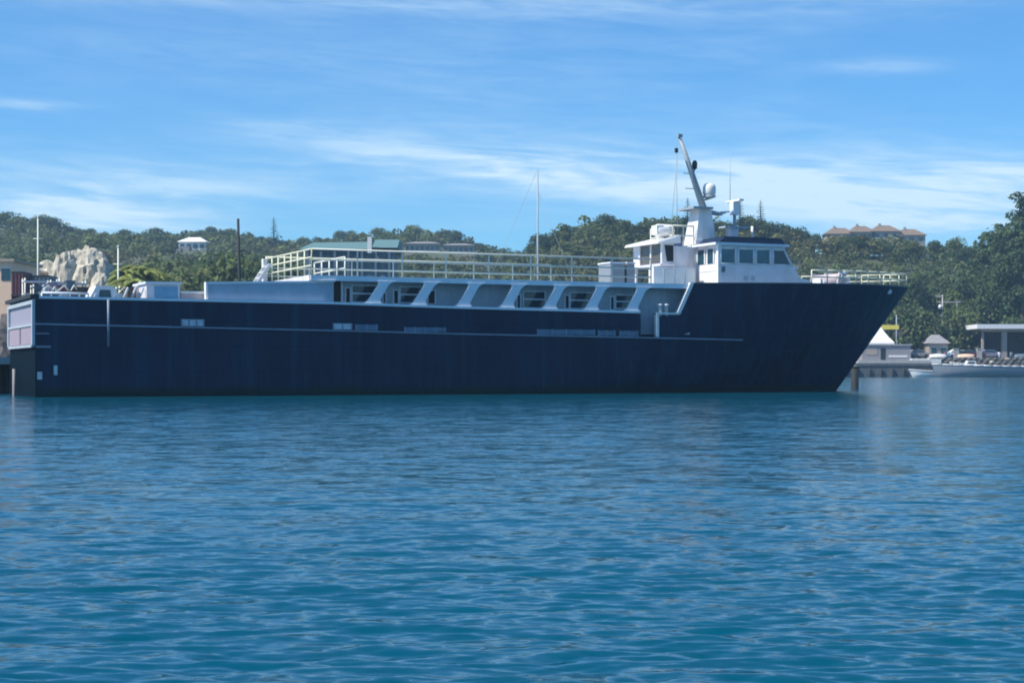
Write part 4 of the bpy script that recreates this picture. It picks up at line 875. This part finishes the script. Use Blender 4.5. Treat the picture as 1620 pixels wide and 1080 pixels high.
for i, (px, m, lb) in enumerate(((1484, 'plaster', 'white dinghy turned over before the boathouse'), (1528, 'peach', 'peach dinghy turned over near the dark red car'), (1618, 'slate', 'slate blue dinghy turned over under the pavilion'))):
    e_ = empty('upturned_dinghy', (W(px, 0, 295.5).x, 295.5, 3.36), 0, lb, 'dinghy', 'dinghies lying on the shore road')
    vs = []; n = 9
    for q in range(n):
        u = q/(n-1); wv = .65*math.sin(math.pi*(.12+.80*u))**.6; x = -1.5+3*u
        for an in np.linspace(0, math.pi, 7): vs.append((x, wv*math.cos(an), .06+.62*math.sin(an)**.7*(.6+.4*math.sin(math.pi*(.15+.7*u)))))
    MB().add(vs, [(a_*7+j, (a_+1)*7+j, (a_+1)*7+j+1, a_*7+j+1) for a_ in range(n-1) for j in range(6)] + [tuple(range(7)), tuple((n-1)*7+j for j in range(6, -1, -1))], True).build('hull', M[m], e_); MB().tube((-1.4, 0, .62), (1.4, 0, .66), .04).build('keel', M['wood'], e_)
# people-sized bollards: white shore posts
for px, lb in ((1512, 'pale concrete post left of two on the shore road'), (1549, 'pale concrete post beside the open pavilion')):
    p = W(px, 0, 295.6); tag(MB().box(-.45, .45, -.3, .3, 0, 1.5).box(-.5, .5, -.35, .35, 1.5, 1.62).build('shore_post', M['concrete'], None, (p.x, 295.6, 3.36)), lb, 'post')

# ------------------------------------------------------------------ vegetation
def leafmesh(name, mtl, n, blobs, lsize, seed, tintrange=(.55, 1.35), drop=0.0):
    """leaf clumps: many small quads spread through a handful of lobes"""
    g = np.random.default_rng(seed); V = []; Fc = []; T = []
    wts = np.array([b_[3]*b_[4] for b_ in blobs]); wts = wts/wts.sum()
    for i in range(n):
        b_ = blobs[g.choice(len(blobs), p=wts)]; d = g.normal(size=3); d /= np.linalg.norm(d)
        if d[2] < -.35 and g.random() < .6: d[2] = -d[2]
        rr = g.uniform(.62, 1.06)
        c = np.array(b_[:3])+d*np.array([b_[3], b_[3], b_[4]])*rr
        nrm = d*.9+g.normal(size=3)*.55+np.array([0, 0, .35]); nrm /= np.linalg.norm(nrm)
        a = np.cross(nrm, g.normal(size=3)); a /= np.linalg.norm(a); bb = np.cross(nrm, a)
        s_ = lsize*g.uniform(.6, 1.4); k = g.uniform(.55, 1)
        o = len(V)
        for u, v in ((-1, -.4), (-.2, -1), (.9, -.5), (1, .5), (.1, 1), (-.9, .6)): V.append(c+a*s_*.5*u+bb*s_*.5*v*k+np.array([0, 0, -drop*abs(u)*s_]))
        Fc.append(tuple(range(o, o+6))); t_ = g.uniform(*tintrange); t2 = t_*g.uniform(.85, 1.15); T.append((t2, t_, t_*g.uniform(.75, 1.1)))
    me = bpy.data.meshes.new(name); me.from_pydata([tuple(v) for v in V], [], Fc); me.materials.append(mtl)
    ca = me.color_attributes.new('tint', 'FLOAT_COLOR', 'POINT'); arr = np.ones((len(V), 4), np.float32); arr[:, :3] = np.repeat(np.array(T), 6, 0); ca.data.foreach_set('color', arr.ravel())
    return me
def lobes(seed, r, h, n=7, base=.35):
    g = random.Random(seed); bl = []
    for i in range(n):
        an = g.uniform(0, 6.28); rr = r*g.uniform(.15, .62); z = h*(base+(1-base)*g.uniform(.1, .82)); q = r*g.uniform(.36, .62)
        bl.append((rr*math.cos(an), rr*math.sin(an), z, q, q*.75))
    bl.append((0, 0, h*.78, r*.5, h*.2)); return bl
def trunkmesh(h, r, seed, m):
    g = random.Random(seed); mb = MB(); mb.tube((0, 0, -1.5), (g.uniform(-.2, .2), 0, h*.55), r, r*.6, 7)
    for i in range(5):
        an = g.uniform(0, 6.28); z = h*g.uniform(.3, .5); mb.tube((0, 0, z), (math.cos(an)*h*.26, math.sin(an)*h*.26, z+h*.28), r*.45, r*.15, 5)
    return mb.mesh('trunk', m)
# crowns are unit-ish trees 7 m tall
PROTO = {}
for kind, mtl, cnt in (('mid', 'leaf', 5), ('dark', 'leaf_dark', 5), ('yellow', 'leaf_yellow', 2)):
    PROTO[kind] = [(leafmesh('crown_'+kind, M[mtl], 1600, lobes(100+i*7+len(kind), 3.6, 7.0, 11, .2), .36, 40+i), trunkmesh(7, .22, i, M['bark'])) for i in range(cnt)]
# tall wispy shore tree (casuarina)
def wispy(seed, h, r):
    g = random.Random(seed); bl = []
    for i in range(70):
        z = h*(.12+.88*i/70); rr = r*(1-.8*(i/70)**1.6)*g.uniform(.1, 1.0); an = g.uniform(0, 6.28); q = r*g.uniform(.13, .26)*(1.15-.5*i/70)
        bl.append((rr*math.cos(an), rr*math.sin(an), z, q, q*.8))
    return bl
PROTO['wispy'] = [(leafmesh('crown_wispy', M['leaf_dark'], 9000, wispy(3+i, 24, 6.5), .36, 70+i), MB().tube((0, 0, -1.5), (.4, .2, 13), .42, .24).tube((.4, .2, 13), (.2, .5, 23), .24, .06).tube((.3, .1, 8), (2.2, 1.0, 13), .16, .05).tube((.3, .1, 10), (-2.0, -.8, 15), .15, .05).mesh('trunk', M['bark'])) for i in range(2)]
def pinemesh(seed):
    g = np.random.default_rng(seed); V = []; Fc = []; T = []
    for lv in range(16):
        z = 2.5+lv*.82; rl = 1.9*(1-lv/17)**.8
        for k in range(8):
            an = g.uniform(0, 6.28); L_ = rl*g.uniform(.7, 1.1); d = np.array([math.cos(an), math.sin(an), .22]); s_ = np.array([-math.sin(an), math.cos(an), 0])
            o = len(V); c = np.array([0, 0, z])
            for q, wv in ((.1, .12), (.6, .30), (1, .05)):
                V.append(c+d*L_*q+s_*wv); V.append(c+d*L_*q-s_*wv+np.array([0, 0, .12]))
            Fc += [(o, o+2, o+3, o+1), (o+2, o+4, o+5, o+3)]; t_ = g.uniform(.7, 1.2); T += [(t_, t_, t_)]*6
    me = bpy.data.meshes.new('crown_pine'); me.from_pydata([tuple(v) for v in V], [], Fc); me.materials.append(M['pine'])
    ca = me.color_attributes.new('tint', 'FLOAT_COLOR', 'POINT'); arr = np.ones((len(V), 4), np.float32); arr[:, :3] = np.array(T); ca.data.foreach_set('color', arr.ravel())
    return me
PROTO['pine'] = [(pinemesh(5), MB().tube((0, 0, -4), (0, 0, 16), .2, .05, 7).mesh('trunk', M['bark'])), (pinemesh(6), MB().tube((0, 0, -4), (0, 0, 16), .2, .05, 7).mesh('trunk', M['bark']))]
NTREE = 0
def tree(kind, x, y, z, sc, label, group, name='broadleaf_tree', cat='tree', sxy=1.0):
    global NTREE; NTREE += 1
    cm_, tm_ = random.choice(PROTO[kind]); e_ = empty(name, (x, y, z), random.uniform(0, 6.28), label, cat, group); e_.scale = (sc*sxy, sc*sxy, sc)
    for nm, me in (('crown', cm_), ('trunk', tm_)):
        o = bpy.data.objects.new(nm, me); COL.objects.link(o); o.parent = e_
    return e_
def blocked(x, y, z, top):                 # would hide a house front
    px = 810+FPX*x/y; pb = HOR-FPX*(z-HC)/y; pt = HOR-FPX*(z+top-HC)/y
    for a_, b_, t_, bt_, Y in CLEAR:
        if y < Y+9 and a_-6 < px < b_+6 and pt < bt_-3 and pb > t_: return True
    return False
# Norfolk pines on the ridges
for px, py, hh, lb in ((433, 343, 15, 'spiky dark pine standing alone on the left ridge above the deck ladder'), (1088, 312, 15, 'spiky pine on the ridge just left of the ship mast'), (1171, 316, 15, 'spiky pine on the ridge right of the ship radar'), (1203, 316, 15, 'rightmost spiky pine on the ridge above the pilothouse'), (1119, 335, 12, 'spiky pine on the ridge hidden behind the ship mast')):
    Y = Y1-5 if px < 700 else Y2-4; p = W(px, py, Y); g_ = zg(p.x, Y); h_ = p.z-g_
    e_ = tree('pine', p.x, Y, g_, h_/16, lb, 'spiky pines on the ridges', 'norfolk_pine', 'pine tree', 1.9 if px > 700 else 2.2); e_.location.z = p.z-h_
# big wispy trees at the right edge
for px, pt, Y, lb, sx in ((1616, 290, 309, 'tallest wispy dark tree cut by the right edge of the picture', 1.05), (1584, 362, 322, 'shorter wispy dark tree left of the tallest one', .95)):
    p = W(px, pt, Y); z0 = max(1.5, zg(p.x, Y))
    tree('wispy', p.x, Y, z0, (p.z-z0)/25.5, lb, None, 'casuarina_tree', 'tree', sx)
# trees along the right shore
def zone(px, zs): return next(t for lim, t in zs if px < lim)
ZS = ((1395, 'behind the tip of the bow'), (1415, 'behind the white tent'), (1432, 'behind the yellow sign'), (1452, 'right of the yellow sign'), (1470, 'left of the boathouse'), (1488, 'behind the boathouse'), (1512, 'around the utility pole'), (1535, 'right of the utility pole'), (1550, 'by the pavilion roof end'), (1572, 'behind the pavilion left half'), (1598, 'behind the pavilion column'), (9999, 'behind the pavilion right half'))
GRS = 'leafy trees along the right shore'
for i, (px, pt, Y, kd) in enumerate(((1402, 470, 306, 'dark'), (1424, 482, 304, 'mid'), (1446, 478, 308, 'dark'), (1440, 505, 306, 'dark'), (1462, 495, 305, 'mid'), (1478, 508, 309, 'dark'), (1503, 500, 316, 'dark'), (1520, 490, 310, 'mid'), (1540, 470, 313, 'mid'), (1562, 480, 314, 'dark'), (1580, 455, 318, 'dark'), (1604, 462, 316, 'dark'), (1626, 440, 314, 'dark'), (1388, 455, 318, 'mid'), (1412, 448, 322, 'mid'), (1436, 440, 324, 'dark'), (1530, 440, 326, 'dark'), (1555, 425, 330, 'dark'), (1498, 455, 325, 'mid'), (1472, 450, 328, 'dark'), (1585, 420, 328, 'dark'), (1612, 405, 330, 'dark'), (1578, 384, 336, 'dark'), (1602, 362, 334, 'dark'), (1626, 350, 332, 'dark'), (1618, 392, 320, 'mid'), (1560, 400, 338, 'dark'))):
    p = W(px, pt, Y); z0 = max(1.5, zg(p.x, Y)); sc = max(.7, (p.z-z0)/7.0)
    tree(kd, p.x, Y, z0, sc, '%s %s tree on the right shore %s' % ('tall' if sc > 1.6 else 'low', {'dark': 'dark green', 'mid': 'lighter green'}[kd], zone(px, ZS)), GRS, sxy=.85 if sc > 1.2 else 1.0)
PROTO['shrub'] = [(leafmesh('crown_shrub', M[m], 420, [(0, 0, .55, 1.3, .75), (.9, .3, .5, .9, .6), (-.9, -.2, .5, .95, .65), (.1, -.8, .45, .8, .55)], .34, 90+i), trunkmesh(1.2, .08, i, M['bark'])) for i, m in enumerate(('leaf', 'leaf_dark', 'leaf'))]
for i in range(44):
    px = 1372+i*6.2+random.uniform(-2, 2); Y = 304.5+random.uniform(-.5, 3.5); x = (px-810)/FPX*Y; sc = random.uniform(1.3, 2.6)
    tree('shrub', x, Y, max(1.6, zg(x, Y))-.2, sc, '%s shrub at the foot of the shore trees %s' % ('large' if sc > 1.95 else 'small', zone(px, ZS)), 'shrubs under the right shore trees', 'leafy_shrub', 'shrub')
# yellow green palms and bushes left
def frondmesh(seed):
    g = np.random.default_rng(seed); V = []; Fc = []; T = []
    for k in range(26):
        an = g.uniform(0, 6.28); el_ = g.uniform(.1, 1.2); L_ = g.uniform(2.0, 2.9); o0 = None; d = np.array([math.cos(an), math.sin(an), 0]); s_ = np.array([-math.sin(an), math.cos(an), 0]); t_ = g.uniform(.6, 1.3)
        for q in np.linspace(0, 1, 6):
            c = d*L_*q*math.cos(el_*.8)+np.array([0, 0, L_*(q*math.sin(el_)-.75*q*q)]); wv = .42*math.sin(math.pi*min(1, q*.9+.1))+.03; o = len(V)
            V += [c+s_*wv+np.array([0, 0, -.15]), c, c-s_*wv+np.array([0, 0, -.15])]; T += [(t_, t_, t_*.9)]*3
            if o0 is not None: Fc += [(o0, o, o+1, o0+1), (o0+1, o+1, o+2, o0+2)]
            o0 = o
    me = bpy.data.meshes.new('fronds'); me.from_pydata([tuple(v) for v in V], [], Fc); me.materials.append(M['leaf_yellow'])
    ca = me.color_attributes.new('tint', 'FLOAT_COLOR', 'POINT'); arr = np.ones((len(V), 4), np.float32); arr[:, :3] = np.array(T); ca.data.foreach_set('color', arr.ravel()); return me
fm = [frondmesh(1), frondmesh(2), frondmesh(4)]
for i, (px, pt, Y, lb) in enumerate(((196, 428, 168, 'leftmost yellow-green palm beside the short white mast'), (212, 420, 172, 'tallest yellow-green palm right of the huge rock'), (229, 424, 170, 'yellow-green palm above the blue-doored deck locker'), (246, 432, 174, 'rightmost yellow-green palm of the clump'), (204, 440, 160, 'lowest palm in front of the yellow-green clump'))):
    p = W(px, pt, Y); z0 = zg(p.x, Y); h_ = p.z-z0-.6
    e_ = empty('palm_tree', (p.x, Y, z0), 0, lb, 'palm', 'yellow-green palms behind the aft deck')
    MB().tube((0, 0, -1), (.15, 0, h_), .17, .11, 7).build('trunk', M['bark'], e_)
    o = bpy.data.objects.new('fronds', fm[i % 3]); COL.objects.link(o); o.parent = e_; o.location = (.15, 0, h_)
# trees on the flat land behind the aft deck
ZL = ((25, 'behind the peach building'), (120, 'behind the stacked containers'), (190, 'behind the huge pale rock'), (262, 'behind the yellow-green palms'), (330, 'behind the blue-doored locker'), (400, 'left of the timber pole'), (9999, 'behind the aft railing and teal hall'))
def zone(px, zs): return next(t for lim, t in zs if px < lim)
GL = 'trees on the low ground behind the aft deck'
for i in range(46):
    px = random.uniform(-20, 480); Y = random.uniform(205, 262); x = (px-810)/FPX*Y; z0 = zg(x, Y)
    pt = random.uniform(408, 440); sc = (W(px, pt, Y).z-z0)/7.0
    if sc < .7 or (470 < px < 640 and Y < 245): sc = .8
    if 20 < px < 190 and Y < 215: continue
    tree(random.choice(('mid', 'mid', 'dark')), x, Y, z0, sc, '%s tree on low ground %s' % ('bushy lower' if sc < 1.15 else 'leafy taller', zone(px, ZL)), GL, sxy=.8)
# ridge-line trees that stand out against the sky
GR1, GR2 = 'trees along the left ridge line', 'trees along the right ridge line'
Z1 = ((20, 'above the peach building'), (62, 'above the beige low building'), (120, 'above the left half of the pale rock'), (176, 'above the right half of the pale rock'), (235, 'above the yellow-green palms'), (283, 'just left of the white hill house'), (328, 'right above the white hill house'),
      (372, 'between white hill house and timber pole'), (428, 'between timber pole and lone pine'), (478, 'between lone pine and teal hall'), (550, 'above the left half of the teal roof'), (628, 'above the right end of the teal roof'), (698, 'above the left hotel wing'), (756, 'above the right hotel wing'), (9999, 'by the low saddle near the sailing mast'))
Z2 = ((880, 'just right of the sailing boat mast'), (940, 'at the left shoulder of the right hill'), (1005, 'left of the steering station roof'), (1062, 'above the life raft'), (1100, 'behind the ship mast'), (1140, 'behind the satellite dome'), (1190, 'behind the radar'), (1250, 'above the front of the pilothouse'), (1305, 'just left of the villa row'), (1385, 'in front of the left villas'), (1465, 'in front of the right villas'), (1530, 'just right of the villa row'), (9999, 'by the wispy trees at the right edge'))
def zone(px, zs): return next(t for lim, t in zs if px < lim)
def ridge_trees(n, p0, st, Yr, sizes, zs, side, grp):
    for i in range(n):
        px = p0+i*st+random.uniform(-4, 4); Y = Yr+random.uniform(-8, 4); x = (px-810)/FPX*Y; z0 = zg(x, Y)-.6
        sc = random.choice(sizes); kd = random.choice(('dark', 'dark', 'mid'))
        if blocked(x, Y, z0, 7*sc): continue
        word = 'low' if sc < .67 else 'tall' if sc > .9 else 'middling'
        tree(kd, x, Y, z0, sc, '%s %s tree on %s ridge %s' % (word, {'dark': 'dark green', 'mid': 'lighter green'}[kd], side, zone(px, zs)), grp)
ridge_trees(75, -60, 12.2, Y1, (.58, .66, .74, .84, 1.0), Z1, 'left', GR1)
ridge_trees(70, 842, 11.8, Y2, (.52, .6, .68, .78, .94), Z2, 'right', GR2)
# the woods on the slopes read as one mass: two joined objects
def forest(name, label, xr, yr, step, seed, nl, ls):
    g = np.random.default_rng(seed); base = []
    for i in range(8):
        me = leafmesh('tmp', M['leaf'], nl, lobes(300+i+seed, 3.5, 6.2, 6, .25), ls, 500+i)
        v = np.empty(len(me.vertices)*3, np.float32); me.vertices.foreach_get('co', v); c = np.empty(len(me.vertices)*4, np.float32); me.color_attributes['tint'].data.foreach_get('color', c)
        base.append((v.reshape(-1, 3), c.reshape(-1, 4))); bpy.data.meshes.remove(me)
    Vs, Cs = [], []
    for gx in np.arange(xr[0], xr[1], step):
        for gy in np.arange(yr[0], yr[1], step):
            x = gx+g.uniform(-.5, .5)*step*1.1; y = gy+g.uniform(-.5, .5)*step*1.1; z = float(ground(x, y))
            if y < shore(x)+12 or z < 1.4: continue
            sc = g.uniform(.5, .95); 
            if blocked(x, y, z, 6.2*sc) or abs(x/y) > .62: continue
            v, c = base[g.integers(8)]; an = g.uniform(0, 6.28); ca_, sa_ = math.cos(an), math.sin(an)
            Vs.append(np.stack([(v[:, 0]*ca_-v[:, 1]*sa_)*sc+x, (v[:, 0]*sa_+v[:, 1]*ca_)*sc+y, v[:, 2]*sc+z-.5], 1))
            pn_ = mnoise.noise(Vector((x*.02, y*.02, seed))); dry = max(0, pn_+.1)
            k = g.uniform(.5, 1.12); tint = np.array([k*(1+.5*dry), k, k*(.95+.25*dry), 1]); Cs.append(c*tint)
    V = np.concatenate(Vs).astype(np.float32); Cc = np.concatenate(Cs).astype(np.float32); nf = len(V)//6
    me = bpy.data.meshes.new(name); me.vertices.add(len(V)); me.vertices.foreach_set('co', V.ravel()); me.loops.add(len(V)); me.loops.foreach_set('vertex_index', np.arange(len(V), dtype=np.int32))
    me.polygons.add(nf); me.polygons.foreach_set('loop_start', np.arange(0, len(V), 6, dtype=np.int32)); me.polygons.foreach_set('loop_total', np.full(nf, 6, np.int32)); me.update(calc_edges=True)
    at_ = me.color_attributes.new('tint', 'FLOAT_COLOR', 'POINT'); at_.data.foreach_set('color', Cc.ravel()); me.materials.append(M['leaf'])
    o = bpy.data.objects.new(name, me); COL.objects.link(o); tag(o, label, 'forest', kind='stuff'); print(name, len(Vs), 'trees', nf*4, 'tris')
forest('left_hill_forest', 'dense dark green woods covering the left hill', (-330, 60), (258, 580), 5.3, 1, 62, 1.0)
forest('right_hill_forest', 'dense green woods covering the right hill behind the bow', (-55, 240), (308, 416), 4.4, 2, 110, .7)
print('individual trees', NTREE)

# ------------------------------------------------------------------ air
hz = bpy.data.materials.new('haze_air'); hz.use_nodes = True; t = hz.node_tree
for n in list(t.nodes):
    if n.type == 'BSDF_PRINCIPLED': t.nodes.remove(n)
pvn = t.nodes.new('ShaderNodeVolumePrincipled'); pvn.inputs['Color'].default_value = (.50, .76, .98, 1); pvn.inputs['Density'].default_value = .0003; pvn.inputs['Anisotropy'].default_value = .1
t.links.new(pvn.outputs[0], [n for n in t.nodes if n.type == 'OUTPUT_MATERIAL'][0].inputs['Volume'])
tag(MB().box(-1080, 1080, -1080, 1080, -5, 100).build('haze', hz), 'thin blue sea haze over the whole harbour', kind='stuff')
